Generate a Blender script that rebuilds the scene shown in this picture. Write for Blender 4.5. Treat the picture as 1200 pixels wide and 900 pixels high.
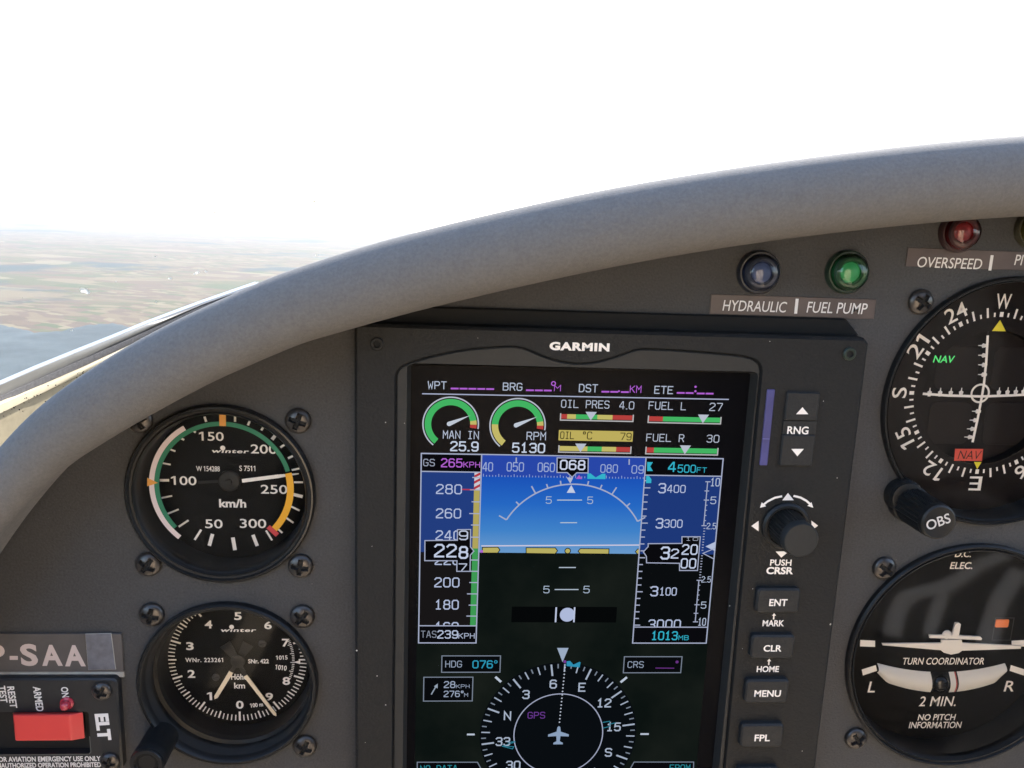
import bpy, bmesh, math, random
from mathutils import Vector, Matrix
random.seed(7)
rad = math.radians
for o in list(bpy.data.objects):
    bpy.data.objects.remove(o)
sc = bpy.context.scene
COL = sc.collection

# ------------------------------------------------------------------ camera, sky, sun, exposure
# Frame of the scene: X right along the panel, Z up, Y forward (metres).  The panel face is Y = 0.
CAM = Vector((-16.286, -229.780, 46.484))          # millimetres
CR = ((0.99732387, 0.0232845, 0.0693032), (-0.06328066, -0.19981351, 0.97778838), (0.03661503, -0.97955724, -0.19780533))
FPX = 940.0
cd = bpy.data.cameras.new('camera')
cam = bpy.data.objects.new('camera', cd)
COL.objects.link(cam)
cd.sensor_width = 36.0
cd.lens = 36.0 * FPX / 1200.0
cd.clip_start = 0.01
cd.clip_end = 300000.0
m3 = Matrix(((CR[0][0], -CR[0][1], -CR[0][2]), (CR[1][0], -CR[1][1], -CR[1][2]), (CR[2][0], -CR[2][1], -CR[2][2])))
m4 = m3.to_4x4()
m4.translation = CAM * 0.001
cam.matrix_world = m4
sc.camera = cam

EXPOSURE = 2.55
SUN_EL, SUN_AZ = 38.0, 28.0
world = bpy.data.worlds.new('World')
sc.world = world
world.use_nodes = True
nt = world.node_tree
for n in list(nt.nodes):
    nt.nodes.remove(n)
sky = nt.nodes.new('ShaderNodeTexSky')
sky.sky_type = 'NISHITA'
sky.sun_disc = False
sky.sun_elevation = rad(SUN_EL)
sky.sun_rotation = rad(SUN_AZ)
sky.dust_density = 1.5
tcw = nt.nodes.new('ShaderNodeTexCoord')
vmw = nt.nodes.new('ShaderNodeVectorMath')
vmw.inputs[1].default_value = (0.0, 0.0, 0.026)   # the horizon seen from this height lies below eye level
nt.links.new(tcw.outputs['Generated'], vmw.inputs[0])
nt.links.new(vmw.outputs[0], sky.inputs['Vector'])
bg = nt.nodes.new('ShaderNodeBackground')
bg.inputs['Strength'].default_value = 0.15
wo = nt.nodes.new('ShaderNodeOutputWorld')
nt.links.new(sky.outputs[0], bg.inputs['Color'])
nt.links.new(bg.outputs[0], wo.inputs['Surface'])
sd = bpy.data.lights.new('sun', 'SUN')
sd.energy = 3.6
sd.angle = rad(0.5)
sd.color = (1.0, 0.95, 0.87)
sun = bpy.data.objects.new('sun', sd)
COL.objects.link(sun)
sv = Vector((math.sin(rad(SUN_AZ)) * math.cos(rad(SUN_EL)), math.cos(rad(SUN_AZ)) * math.cos(rad(SUN_EL)), math.sin(rad(SUN_EL))))
sun.rotation_euler = sv.to_track_quat('Z', 'Y').to_euler()
vs = sc.view_settings
vs.view_transform = 'Standard'
vs.look = 'None'
vs.exposure = EXPOSURE
vs.gamma = 1.0
vs.use_curve_mapping = False
EM = 0.93 * 2.0 ** (-EXPOSURE)


# ------------------------------------------------------------------ measuring helpers
def ray(px, py):
    a, b = (px - 600.0) / FPX, (py - 450.0) / FPX
    return Vector([CR[i][0] * a + CR[i][1] * b + CR[i][2] for i in range(3)])


def at(px, py, h=0.0):
    """point of the plane h mm in front of the panel face, as (u, w) in mm"""
    d = ray(px, py)
    t = (-h - CAM.y) / d.y
    p = CAM + d * t
    return (p.x, p.z)


def mpp(px, py, h=0.0):
    d = ray(px, py)
    return (-h - CAM.y) / d.y / FPX


# ------------------------------------------------------------------ materials
def lin(hexs):
    v = [int(hexs[i:i + 2], 16) / 255.0 for i in (1, 3, 5)]
    return tuple([x / 12.92 if x <= 0.04045 else ((x + 0.055) / 1.055) ** 2.4 for x in v] + [1.0])


MATS = {}


def mat(name, col, rough=0.5, metal=0.0, grain=0.0, gscale=900.0, bump=0.0, bscale=900.0, spec=0.5, coat=0.0, emit=None, estr=0.0, stain=0.0, sscale=30.0):
    if name in MATS:
        return MATS[name]
    m = bpy.data.materials.new(name)
    m.use_nodes = True
    t = m.node_tree
    p = t.nodes['Principled BSDF']
    if isinstance(col, str):
        col = lin(col)
    elif len(col) == 3:
        col = tuple(col) + (1.0,)
    p.inputs['Base Color'].default_value = col
    p.inputs['Roughness'].default_value = rough
    p.inputs['Metallic'].default_value = metal
    p.inputs['Specular IOR Level'].default_value = spec
    p.inputs['Coat Weight'].default_value = coat
    if emit:
        p.inputs['Emission Color'].default_value = lin(emit)
        p.inputs['Emission Strength'].default_value = estr
    tc = t.nodes.new('ShaderNodeTexCoord')
    src = None
    if grain or stain:
        mx = None
        cur = None
        for amt, scl, det in ((grain, gscale, 4.0), (stain, sscale, 6.0)):
            if not amt:
                continue
            n = t.nodes.new('ShaderNodeTexNoise')
            n.inputs['Scale'].default_value = scl
            n.inputs['Detail'].default_value = det
            n.inputs['Roughness'].default_value = 0.65
            t.links.new(tc.outputs['Object'], n.inputs['Vector'])
            r = t.nodes.new('ShaderNodeMapRange')
            r.inputs['From Min'].default_value = 0.3
            r.inputs['From Max'].default_value = 0.7
            r.inputs['To Min'].default_value = 1.0 - amt
            r.inputs['To Max'].default_value = 1.0 + amt
            t.links.new(n.outputs['Fac'], r.inputs['Value'])
            v = t.nodes.new('ShaderNodeVectorMath')
            v.operation = 'SCALE'
            if cur is None:
                v.inputs[0].default_value = col[:3]
            else:
                t.links.new(cur, v.inputs[0])
            t.links.new(r.outputs[0], v.inputs['Scale'])
            cur = v.outputs[0]
        t.links.new(cur, p.inputs['Base Color'])
    if bump:
        n = t.nodes.new('ShaderNodeTexNoise')
        n.inputs['Scale'].default_value = bscale
        n.inputs['Detail'].default_value = 3.0
        t.links.new(tc.outputs['Object'], n.inputs['Vector'])
        b = t.nodes.new('ShaderNodeBump')
        b.inputs['Strength'].default_value = bump
        b.inputs['Distance'].default_value = 0.0004
        t.links.new(n.outputs['Fac'], b.inputs['Height'])
        t.links.new(b.outputs[0], p.inputs['Normal'])
    MATS[name] = m
    return m


def emi(hexs, k=1.0):
    """a lit pixel colour of the screen"""
    name = 'lit_' + hexs[1:] + ('' if k == 1.0 else '_%d' % int(k * 100))
    if name in MATS:
        return MATS[name]
    m = bpy.data.materials.new(name)
    m.use_nodes = True
    t = m.node_tree
    t.nodes.remove(t.nodes['Principled BSDF'])
    e = t.nodes.new('ShaderNodeEmission')
    e.inputs['Color'].default_value = lin(hexs)
    e.inputs['Strength'].default_value = EM * k
    t.links.new(e.outputs[0], t.nodes['Material Output'].inputs['Surface'])
    MATS[name] = m
    return m


def glass(name, tint=(1, 1, 1), refl=1.45, dust=0.0, rough=0.0, gain=1.0):
    m = bpy.data.materials.new(name)
    m.use_nodes = True
    t = m.node_tree
    t.nodes.remove(t.nodes['Principled BSDF'])
    tr = t.nodes.new('ShaderNodeBsdfTransparent')
    tr.inputs['Color'].default_value = tuple(tint) + (1,)
    gl = t.nodes.new('ShaderNodeBsdfGlossy')
    gl.inputs['Roughness'].default_value = rough
    fr = t.nodes.new('ShaderNodeFresnel')
    fr.inputs['IOR'].default_value = refl
    mx = t.nodes.new('ShaderNodeMixShader')
    mu = t.nodes.new('ShaderNodeMath')
    mu.operation = 'MULTIPLY'
    mu.inputs[1].default_value = gain
    mu.use_clamp = True
    t.links.new(fr.outputs[0], mu.inputs[0])
    t.links.new(mu.outputs[0], mx.inputs[0])
    t.links.new(tr.outputs[0], mx.inputs[1])
    t.links.new(gl.outputs[0], mx.inputs[2])
    out = mx.outputs[0]
    if dust:
        du = t.nodes.new('ShaderNodeBsdfTranslucent')
        du.inputs['Color'].default_value = (0.85, 0.85, 0.85, 1)
        m2 = t.nodes.new('ShaderNodeMixShader')
        m2.inputs[0].default_value = dust
        t.links.new(out, m2.inputs[1])
        t.links.new(du.outputs[0], m2.inputs[2])
        out = m2.outputs[0]
    t.links.new(out, t.nodes['Material Output'].inputs['Surface'])
    MATS[name] = m
    return m


PANEL = mat('panel_paint', (0.044, 0.0435, 0.044), 0.6, spec=0.3, grain=0.24, gscale=1500, bump=0.45, bscale=1500, stain=0.16, sscale=14)

UNIT = mat('unit_powder_coat', (0.014, 0.014, 0.0138), 0.55, spec=0.18, grain=0.12, gscale=900, bump=0.45, bscale=1300)
UNITD = mat('unit_dark_edge', (0.009, 0.0095, 0.010), 0.6, spec=0.15)
UNITF = mat('unit_inner_frame', (0.022, 0.022, 0.021), 0.5, spec=0.25, grain=0.08, gscale=900)
BLACK = mat('black_plastic', (0.011, 0.0105, 0.010), 0.45, spec=0.3, grain=0.1, gscale=600)
GLOSSB = mat('gloss_black_ring', (0.010, 0.010, 0.010), 0.22)
WALLB = mat('bezel_wall_satin', (0.026, 0.025, 0.024), 0.5, spec=0.3)
DIAL = mat('dial_black', (0.0045, 0.0044, 0.0045), 0.6, spec=0.08, stain=0.15, sscale=80)
DIALR = mat('dial_brown_black', (0.011, 0.0088, 0.0088), 0.6, spec=0.1, stain=0.25, sscale=60)
WHITE = mat('dial_white', (0.84, 0.80, 0.75), 0.6)
WARMW = mat('legend_white', (0.84, 0.77, 0.70), 0.6)
PINKW = mat('dial_pink_white', (0.76, 0.64, 0.64), 0.6)
GREEN = mat('dial_green', (0.012, 0.20, 0.10), 0.5)
YELLOW = mat('dial_yellow', (0.85, 0.42, 0.015), 0.5)
ORANGE = mat('dial_orange', (0.75, 0.33, 0.05), 0.5)
RED = mat('dial_red', (0.55, 0.035, 0.05), 0.5)
CREAM = mat('needle_cream', (0.85, 0.72, 0.52), 0.5)
BRONZE = mat('dark_bronze_screw', (0.065, 0.058, 0.053), 0.30, metal=0.6, grain=0.3, gscale=500)
HOLE = mat('recess_black', (0.004, 0.004, 0.004), 0.8)
FABRIC = mat('grey_suede', (0.138, 0.130, 0.123), 0.95, grain=0.11, gscale=1200, bump=0.3, bscale=3000, spec=0.10, stain=0.05, sscale=220)
RUBBER = mat('black_rubber', (0.010, 0.0098, 0.0095), 0.6, spec=0.25)
TAPE = mat('brown_label_tape', (0.078, 0.058, 0.053), 0.42, stain=0.25, sscale=60)
ALU = mat('strip_edge', (0.34, 0.32, 0.28), 0.45, stain=0.3, sscale=120)
STICK = mat('sticker_grey', (0.115, 0.115, 0.13), 0.5, grain=0.25, gscale=300)
SWRED = mat('switch_red', (0.60, 0.052, 0.046), 0.38)
GLASSI = glass('instrument_glass', refl=1.45, gain=0.7, rough=0.045)
TEXTW = emi('#c3cce6')


# ------------------------------------------------------------------ mesh builder (mm in panel coordinates)
def vec(u, w, h):
    return Vector((u * 0.001, -h * 0.001, w * 0.001))


FONTCACHE = {}


def flag_ones(V, F):
    """give the plain bar of the figure 1 its flag"""
    par = list(range(len(V)))

    def find(a):
        while par[a] != a:
            a = par[a]
        return a
    for f in F:
        for k in f[1:]:
            par[find(k)] = find(f[0])
    isl = {}
    for k in range(len(V)):
        isl.setdefault(find(k), []).append(k)
    for ks in isl.values():
        ys = [V[k][1] for k in ks]
        top = max(ys)
        xl = min(V[k][0] for k in ks)
        wd = max(V[k][0] for k in ks) - xl
        if len(ks) == 4 and top - min(ys) > 0.5 and wd < 0.25:
            xl = min(V[k][0] for k in ks if V[k][1] > top - 0.05)
            n0 = len(V)
            V += [(xl - 0.001, top), (xl - 0.001, top - 0.15), (xl - 0.15, top - 0.21), (xl - 0.15, top - 0.10)]
            F.append((n0, n0 + 3, n0 + 2, n0 + 1))
    return V, F


def glyphs(s, bold, shear, space):
    key = (s, bold, shear, space)
    if key in FONTCACHE:
        return FONTCACHE[key]
    cu = bpy.data.curves.new('txt', 'FONT')
    cu.body = s
    cu.offset = bold
    cu.shear = shear
    cu.space_character = space
    cu.resolution_u = 4
    cu.size = 1.0
    ob = bpy.data.objects.new('txt', cu)
    COL.objects.link(ob)
    dg = bpy.context.evaluated_depsgraph_get()
    dg.update()
    me = bpy.data.meshes.new_from_object(ob.evaluated_get(dg))
    V = [(v.co.x, v.co.y) for v in me.vertices]
    F = [tuple(p.vertices) for p in me.polygons]
    bpy.data.objects.remove(ob)
    bpy.data.curves.remove(cu)
    bpy.data.meshes.remove(me)
    if '1' in s and not set('Il|') & set(s):
        V, F = flag_ones(V, F)
    FONTCACHE[key] = (V, F)
    return V, F


class MB:
    def __init__(s):
        s.V, s.F, s.M = [], [], []
        s.mats = []

    def mi(s, m):
        if m not in s.mats:
            s.mats.append(m)
        return s.mats.index(m)

    def v(s, u, w, h):
        s.V.append(vec(u, w, h))
        return len(s.V) - 1

    def vw(s, p):
        s.V.append(Vector(p))
        return len(s.V) - 1

    def f(s, ids, m):
        s.F.append(tuple(ids))
        s.M.append(s.mi(m))

    def poly(s, pts, h, m):
        a = sum(pts[i][0] * pts[(i + 1) % len(pts)][1] - pts[(i + 1) % len(pts)][0] * pts[i][1] for i in range(len(pts)))
        if a < 0:
            pts = pts[::-1]
        s.f([s.v(p[0], p[1], h) for p in pts], m)

    def rect(s, u0, w0, u1, w1, h, m):
        s.poly([(u0, w0), (u1, w0), (u1, w1), (u0, w1)], h, m)

    def line(s, pts, wd, h, m, closed=False):
        """mitred flat ribbon"""
        n = len(pts)
        L, R = [], []
        for i, p in enumerate(pts):
            a = pts[i - 1] if (i > 0 or closed) else None
            b = pts[(i + 1) % n] if (i < n - 1 or closed) else None
            ds = []
            if a is not None:
                ds.append(Vector((p[0] - a[0], p[1] - a[1])).normalized())
            if b is not None:
                ds.append(Vector((b[0] - p[0], b[1] - p[1])).normalized())
            d = ds[0] if len(ds) == 1 else (ds[0] + ds[1])
            if d.length < 1e-6:
                d = ds[0]
            d.normalize()
            nn = Vector((-d.y, d.x))
            k = wd * 0.5 / max(0.35, nn.dot(Vector((-ds[0].y, ds[0].x))))
            L.append(s.v(p[0] + nn.x * k, p[1] + nn.y * k, h))
            R.append(s.v(p[0] - nn.x * k, p[1] - nn.y * k, h))
        for i in range(n if closed else n - 1):
            j = (i + 1) % n
            s.f((R[i], R[j], L[j], L[i]), m)

    def box(s, u0, w0, u1, w1, wd, h, m):
        s.line([(u0, w0), (u1, w0), (u1, w1), (u0, w1)], wd, h, m, True)

    def band(s, c, r0, r1, a0, a1, h, m, n=None):
        n = n or max(2, int(abs(a1 - a0) / 4))
        A, B = [], []
        for i in range(n + 1):
            a = rad(a0 + (a1 - a0) * i / n)
            A.append(s.v(c[0] + r0 * math.cos(a), c[1] + r0 * math.sin(a), h))
            B.append(s.v(c[0] + r1 * math.cos(a), c[1] + r1 * math.sin(a), h))
        for i in range(n):
            q = (A[i], B[i], B[i + 1], A[i + 1])
            s.f(q if a1 > a0 else q[::-1], m)

    def disc(s, c, r, h, m, n=48):
        s.poly([(c[0] + r * math.cos(6.28318 * i / n), c[1] + r * math.sin(6.28318 * i / n)) for i in range(n)], h, m)

    def text(s, t, u0, w0, u1, w1, h, m, bold=0.0, shear=0.0, space=1.0, rot=0.0, keep=False):
        """fit the string to the box; rot turns it about the box centre"""
        V, F = glyphs(t, bold, shear, space)
        xs = [p[0] for p in V]
        ys = [p[1] for p in V]
        x0, x1, y0, y1 = min(xs), max(xs), min(ys), max(ys)
        sx, sy = (u1 - u0) / (x1 - x0), (w1 - w0) / (y1 - y0)
        if keep:
            sx = sy
        cx, cy = (u0 + u1) / 2, (w0 + w1) / 2
        c, q = math.cos(rad(rot)), math.sin(rad(rot))
        b = len(s.V)
        for x, y in V:
            x = (x - (x0 + x1) / 2) * sx
            y = (y - (y0 + y1) / 2) * sy
            s.V.append(vec(cx + x * c - y * q, cy + x * q + y * c, h))
        k = s.mi(m)
        for f in F:
            s.F.append(tuple(i + b for i in f))
            s.M.append(k)

    def lathe(s, prof, c, m, n=72, cap=False, tilt=None):
        rings = []
        for r, h in prof:
            rings.append([s.v(c[0] + r * math.cos(6.28318531 * i / n), c[1] + r * math.sin(6.28318531 * i / n), h) for i in range(n)])
        for k in range(len(rings) - 1):
            for i in range(n):
                j = (i + 1) % n
                s.f((rings[k][i], rings[k][j], rings[k + 1][j], rings[k + 1][i]), m if not isinstance(m, (list, tuple)) else m[k])
        if cap:
            s.f(rings[-1], m if not isinstance(m, (list, tuple)) else m[-1])

    def prism(s, pts, h0, h1, m, ch=0.0, mt=None, back=False):
        """outline (counter clockwise) raised from h0 to h1 with a chamfered front edge"""
        n = len(pts)
        a = sum(pts[i][0] * pts[(i + 1) % n][1] - pts[(i + 1) % n][0] * pts[i][1] for i in range(n))
        if a < 0:
            pts = pts[::-1]
        lv = [(pts, h0)]
        if ch:
            lv.append((pts, h1 - ch))
            lv.append((inset(pts, ch), h1))
        else:
            lv.append((pts, h1))
        rings = [[s.v(p[0], p[1], h) for p in ps] for ps, h in lv]
        for k in range(len(rings) - 1):
            for i in range(n):
                j = (i + 1) % n
                s.f((rings[k][i], rings[k][j], rings[k + 1][j], rings[k + 1][i]), m)
        s.f(rings[-1], mt or m)
        if back:
            s.f(rings[0][::-1], m)

    def build(s, name, parent=None, smooth=True, ang=35):
        me = bpy.data.meshes.new(name)
        off = Vector((0, 0, 0)) if parent is None else parent_origin(parent)
        me.from_pydata([tuple(v - off) for v in s.V], [], s.F)
        for m in s.mats:
            me.materials.append(m)
        me.polygons.foreach_set('material_index', s.M)
        if smooth:
            me.polygons.foreach_set('use_smooth', [True] * len(me.polygons))
            me.set_sharp_from_angle(angle=rad(ang))
        me.update()
        o = bpy.data.objects.new(name, me)
        COL.objects.link(o)
        if parent is not None:
            o.parent = parent
        return o


def parent_origin(p):
    o = Vector(p.location)
    while p.parent is not None:
        p = p.parent
        o = o + Vector(p.location)
    return o


def inset(pts, d):
    n = len(pts)
    out = []
    for i in range(n):
        p, a, b = Vector(pts[i]), Vector(pts[i - 1]), Vector(pts[(i + 1) % n])
        d1, d2 = (p - a), (b - p)
        if d1.length < 1e-9 or d2.length < 1e-9:
            out.append((p.x, p.y))
            continue
        d1.normalize()
        d2.normalize()
        n1, n2 = Vector((-d1.y, d1.x)), Vector((-d2.y, d2.x))
        nn = (n1 + n2)
        if nn.length < 1e-6:
            nn = n1
        nn.normalize()
        k = d / max(0.4, nn.dot(n1))
        out.append((p.x + nn.x * k, p.y + nn.y * k))
    return out


def rrect(u0, w0, u1, w1, r, n=5):
    pts = []
    for cx, cy, a0 in ((u1 - r, w0 + r, -90), (u1 - r, w1 - r, 0), (u0 + r, w1 - r, 90), (u0 + r, w0 + r, 180)):
        for i in range(n + 1):
            a = rad(a0 + 90 * i / n)
            pts.append((cx + r * math.cos(a), cy + r * math.sin(a)))
    return pts


def R4(x0, y0, x1, y1, h):
    """pixel box -> upright box in mm (u0, w0, u1, w1), w0 the lower edge"""
    xm, ym = (x0 + x1) / 2, (y0 + y1) / 2
    return (at(x0, ym, h)[0], at(xm, max(y0, y1), h)[1], at(x1, ym, h)[0], at(xm, min(y0, y1), h)[1])


def thing(name, label, cat, u=0.0, w=0.0, h=0.0, group=None):
    o = bpy.data.objects.new(name, None)
    COL.objects.link(o)
    o.location = vec(u, w, h)
    o.empty_display_size = 0.01
    o['label'] = label
    o['category'] = cat
    if group:
        o['group'] = group
    return o


def tag(o, label, cat, group=None):
    o['label'] = label
    o['category'] = cat
    if group:
        o['group'] = group
    return o


# ------------------------------------------------------------------ the ground far below
HGT = 980.0


def ground_material():
    m = bpy.data.materials.new('farmland')
    m.use_nodes = True
    t = m.node_tree
    p = t.nodes['Principled BSDF']
    p.inputs['Roughness'].default_value = 0.95
    p.inputs['Specular IOR Level'].default_value = 0.05
    tc = t.nodes.new('ShaderNodeTexCoord')
    mp = t.nodes.new('ShaderNodeMapping')
    mp.inputs['Rotation'].default_value = (0, 0, 0.5)
    t.links.new(tc.outputs['Object'], mp.inputs['Vector'])
    nz = t.nodes.new('ShaderNodeTexNoise')
    nz.inputs['Scale'].default_value = 1 / 1500.0
    t.links.new(mp.outputs[0], nz.inputs['Vector'])
    ad = t.nodes.new('ShaderNodeVectorMath')
    ad.operation = 'MULTIPLY_ADD'
    ad.inputs[1].default_value = (700, 700, 0)
    t.links.new(nz.outputs['Color'], ad.inputs[0])
    t.links.new(mp.outputs[0], ad.inputs[2])

    def voro(scale, stretch):
        mm = t.nodes.new('ShaderNodeMapping')
        mm.inputs['Scale'].default_value = (scale, scale * stretch, scale)
        t.links.new(ad.outputs[0], mm.inputs['Vector'])
        v = t.nodes.new('ShaderNodeTexVoronoi')
        v.distance = 'CHEBYCHEV'
        v.inputs['Scale'].default_value = 1.0
        t.links.new(mm.outputs[0], v.inputs['Vector'])
        s = t.nodes.new('ShaderNodeSeparateColor')
        t.links.new(v.outputs['Color'], s.inputs[0])
        return s

    def ramp(src, stops, const=True):
        r = t.nodes.new('ShaderNodeValToRGB')
        r.color_ramp.interpolation = 'CONSTANT' if const else 'LINEAR'
        e = r.color_ramp.elements
        e[0].position, e[0].color = stops[0][0], stops[0][1] + (1,)
        e[1].position, e[1].color = stops[1][0], stops[1][1] + (1,)
        for q, c in stops[2:]:
            x = e.new(q)
            x.color = c + (1,)
        t.links.new(src, r.inputs[0])
        return r

    def mix(fac, a, b):
        x = t.nodes.new('ShaderNodeMix')
        x.data_type = 'RGBA'
        t.links.new(fac, x.inputs['Factor'])
        t.links.new(a, x.inputs['A'])
        t.links.new(b, x.inputs['B'])
        return x.outputs['Result']
    K = 0.55
    fields = [(0.0, (0.125, 0.092, 0.070)), (0.16, (0.095, 0.096, 0.056)), (0.3, (0.150, 0.118, 0.085)), (0.44, (0.108, 0.080, 0.064)),
              (0.56, (0.078, 0.094, 0.052)), (0.66, (0.165, 0.135, 0.098)), (0.78, (0.120, 0.088, 0.072)), (0.9, (0.185, 0.158, 0.115))]
    fields = [(q, (c[0] * K * 1.08, c[1] * K * 1.04, c[2] * K * 0.86)) for q, c in fields]
    big = ramp(voro(1 / 900.0, 2.2).outputs[0], fields)
    small = ramp(voro(1 / 260.0, 2.6).outputs[1], fields)
    n2 = t.nodes.new('ShaderNodeTexNoise')
    n2.inputs['Scale'].default_value = 1 / 2600.0
    t.links.new(mp.outputs[0], n2.inputs['Vector'])
    f2 = ramp(n2.outputs['Fac'], [(0.42, (0, 0, 0)), (0.55, (1, 1, 1))], False)
    base = mix(f2.outputs[0], big.outputs[0], small.outputs[0])
    n3 = t.nodes.new('ShaderNodeTexNoise')
    n3.inputs['Scale'].default_value = 1 / 3800.0
    n3.inputs['Detail'].default_value = 5
    n3.inputs['Roughness'].default_value = 0.6
    t.links.new(tc.outputs['Object'], n3.inputs['Vector'])
    f3 = ramp(n3.outputs['Fac'], [(0.56, (0, 0, 0)), (0.61, (1, 1, 1))], False)
    woods = t.nodes.new('ShaderNodeRGB')
    woods.outputs[0].default_value = (0.030, 0.040, 0.036, 1)
    base = mix(f3.outputs[0], base, woods.outputs[0])
    t.links.new(base, p.inputs['Base Color'])
    return m


gb = MB()
GM = ground_material()
gb.f([gb.vw((57000 * math.cos(6.2831853 * i / 128), 57000 * math.sin(6.2831853 * i / 128), -HGT)) for i in range(128)], GM)
g = gb.build('ground', smooth=False)
g['kind'] = 'structure'


def gpt(px, py):
    d = ray(px, py)
    t = (-HGT - CAM.z * 0.001) / d.z
    return (CAM.x * 0.001 + d.x * t, CAM.y * 0.001 + d.y * t)


# a large wood nearer by: a bumpy canopy sheet standing on the ground
WOOD = mat('woodland', (0.046, 0.056, 0.058), 0.95, grain=0.0, spec=0.02, stain=0.30, sscale=1 / 520.0)
edge = [(-420, 396), (-260, 388), (-120, 392), (-40, 382), (0, 381), (22, 385), (40, 390), (72, 388), (100, 381), (132, 379), (165, 386), (240, 384), (330, 392)]
wb = MB()
far = []
for i in range(len(edge) - 1):
    for k in range(6):
        q = k / 6.0
        far.append(gpt(edge[i][0] * (1 - q) + edge[i + 1][0] * q, edge[i][1] * (1 - q) + edge[i + 1][1] * q + random.uniform(-0.8, 0.8)))
far.append(gpt(*edge[-1]))
NR = 30
rows = []
for j in range(NR + 1):
    q = j / NR
    rows.append([wb.vw((x * (1 - 0.62 * q), y * (1 - 0.62 * q), -HGT + (0.5 if j in (0, NR) else 12.0 + 3.0 * math.sin(x * 0.002 + j * 1.3) + random.uniform(-0.6, 0.6)))) for x, y in far])
for j in range(NR):
    for i in range(len(far) - 1):
        wb.f((rows[j][i], rows[j + 1][i], rows[j + 1][i + 1], rows[j][i + 1]), WOOD)
wd = wb.build('forest', smooth=True, ang=180)
wd['kind'] = 'stuff'
wd['label'] = 'blue grey expanse of woodland below the cockpit at far left'

# the air between
hz = MB()
x, y, z0, z1 = 61000.0, 61000.0, -HGT - 1.0, 3.0
ids = [hz.vw((sx * x, sy * y, z)) for z in (z0, z1) for sx, sy in ((-1, -1), (1, -1), (1, 1), (-1, 1))]
hm = bpy.data.materials.new('haze_air')
hm.use_nodes = True
ht = hm.node_tree
ht.nodes.remove(ht.nodes['Principled BSDF'])
pv = ht.nodes.new('ShaderNodeVolumePrincipled')
pv.inputs['Color'].default_value = (0.69, 0.71, 0.75, 1)
pv.inputs['Density'].default_value = 1.1e-5
ht.links.new(pv.outputs[0], ht.nodes['Material Output'].inputs['Volume'])
for q in ((0, 3, 2, 1), (4, 5, 6, 7), (0, 1, 5, 4), (1, 2, 6, 5), (2, 3, 7, 6), (3, 0, 4, 7)):
    hz.f([ids[i] for i in q], hm)
ho = hz.build('haze', smooth=False)
ho['kind'] = 'stuff'
ho['label'] = 'pale haze over the distant farmland'

# ------------------------------------------------------------------ glareshield roll path (pixel silhouettes read once, set at h = 11 mm)
SIL = [(-260, 1010, 1190), (-200, 858, 1000), (-150, 760, 884), (-100, 668, 786), (-50, 590, 700), (0, 526, 629), (52, 472, 573), (100, 435, 536), (160, 399, 497), (210, 373.5, 468), (256, 352, 445),
       (332, 320, 411), (380, 303, 396), (440, 285, 378), (500, 270, 361), (600, 244.5, 339), (700, 223, 317.5), (800, 206, 298.5), (900, 191, 283),
       (1000, 178.5, 270), (1100, 167.5, 260), (1200, 158.5, 253.5), (1320, 151, 249), (1480, 146, 247), (1650, 146, 250), (1850, 152, 258)]
HR = 24.0
path = []
top0 = []
for i, (x, yu, yl) in enumerate(SIL):
    a, b = SIL[max(0, i - 1)], SIL[min(len(SIL) - 1, i + 1)]
    sl = ((b[1] + b[2]) - (a[1] + a[2])) / 2 / (b[0] - a[0])
    yc = (yu + yl) / 2
    c = at(x, yc, HR)
    top0.append(at(x, yc + (yl - yu) * 0.02, 0.0))
    path.append((c[0], c[1], (yl - yu) / 2 / math.sqrt(1 + sl * sl) * mpp(x, yc, HR)))


def catmull(P, n):
    out = []
    for i in range(len(P) - 1):
        p0, p1, p2, p3 = P[max(0, i - 1)], P[i], P[i + 1], P[min(len(P) - 1, i + 2)]
        for k in range(n):
            t = k / n
            out.append(tuple(0.5 * (2 * b + (c - a) * t + (2 * a - 5 * b + 4 * c - d) * t * t + (3 * b - a - 3 * c + d) * t ** 3) for a, b, c, d in zip(p0, p1, p2, p3)))
    out.append(P[-1])
    return out




def pix(u, w, h):
    d = Vector((u, -h, w)) - CAM
    q = [CR[0][k] * d.x + CR[1][k] * d.y + CR[2][k] * d.z for k in range(3)]
    return Vector((600.0 + FPX * q[0] / q[2], 450.0 + FPX * q[1] / q[2]))


# fit the round section so that both its visible edges, not its axis, fall on the measured ones
for _ in range(6):
    new = []
    for i, (u, w, r) in enumerate(path):
        a, b = path[max(0, i - 1)], path[min(len(path) - 1, i + 1)]
        d = Vector((b[0] - a[0], b[1] - a[1])).normalized()
        pc = pix(u, w, HR)
        di = (pix(u + d.x, w + d.y, HR) - pc).normalized()
        ni = Vector((di.y, -di.x))
        es = []
        for k in range(72):
            c_, s_ = math.cos(k * math.pi / 36), math.sin(k * math.pi / 36)
            es.append((pix(u - d.y * r * c_, w + d.x * r * c_, HR + r * s_) - pc).dot(ni))
        x, yu, yl = SIL[i]
        cn = abs(ni.y)
        tu, tl = (Vector((x, yu)) - pc).dot(ni), (Vector((x, yl)) - pc).dot(ni)
        eu, el2 = max(es), min(es)
        sh = ((tu - eu) + (tl - el2)) / 2
        k = (tu - tl) / (eu - el2)
        q = pc + ni * sh
        nu = at(q.x, q.y, HR)
        new.append((nu[0], nu[1], r * (1 + 0.8 * (k - 1))))
    path = new
for _ in range(2):
    rs_ = [p[2] for p in path]
    path = [(p[0], p[1], (rs_[max(0, i - 1)] + 2 * rs_[i] + rs_[min(len(rs_) - 1, i + 1)]) / 4) for i, p in enumerate(path)]
path = catmull(path, 5)
top0 = catmull(top0, 5)

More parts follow.
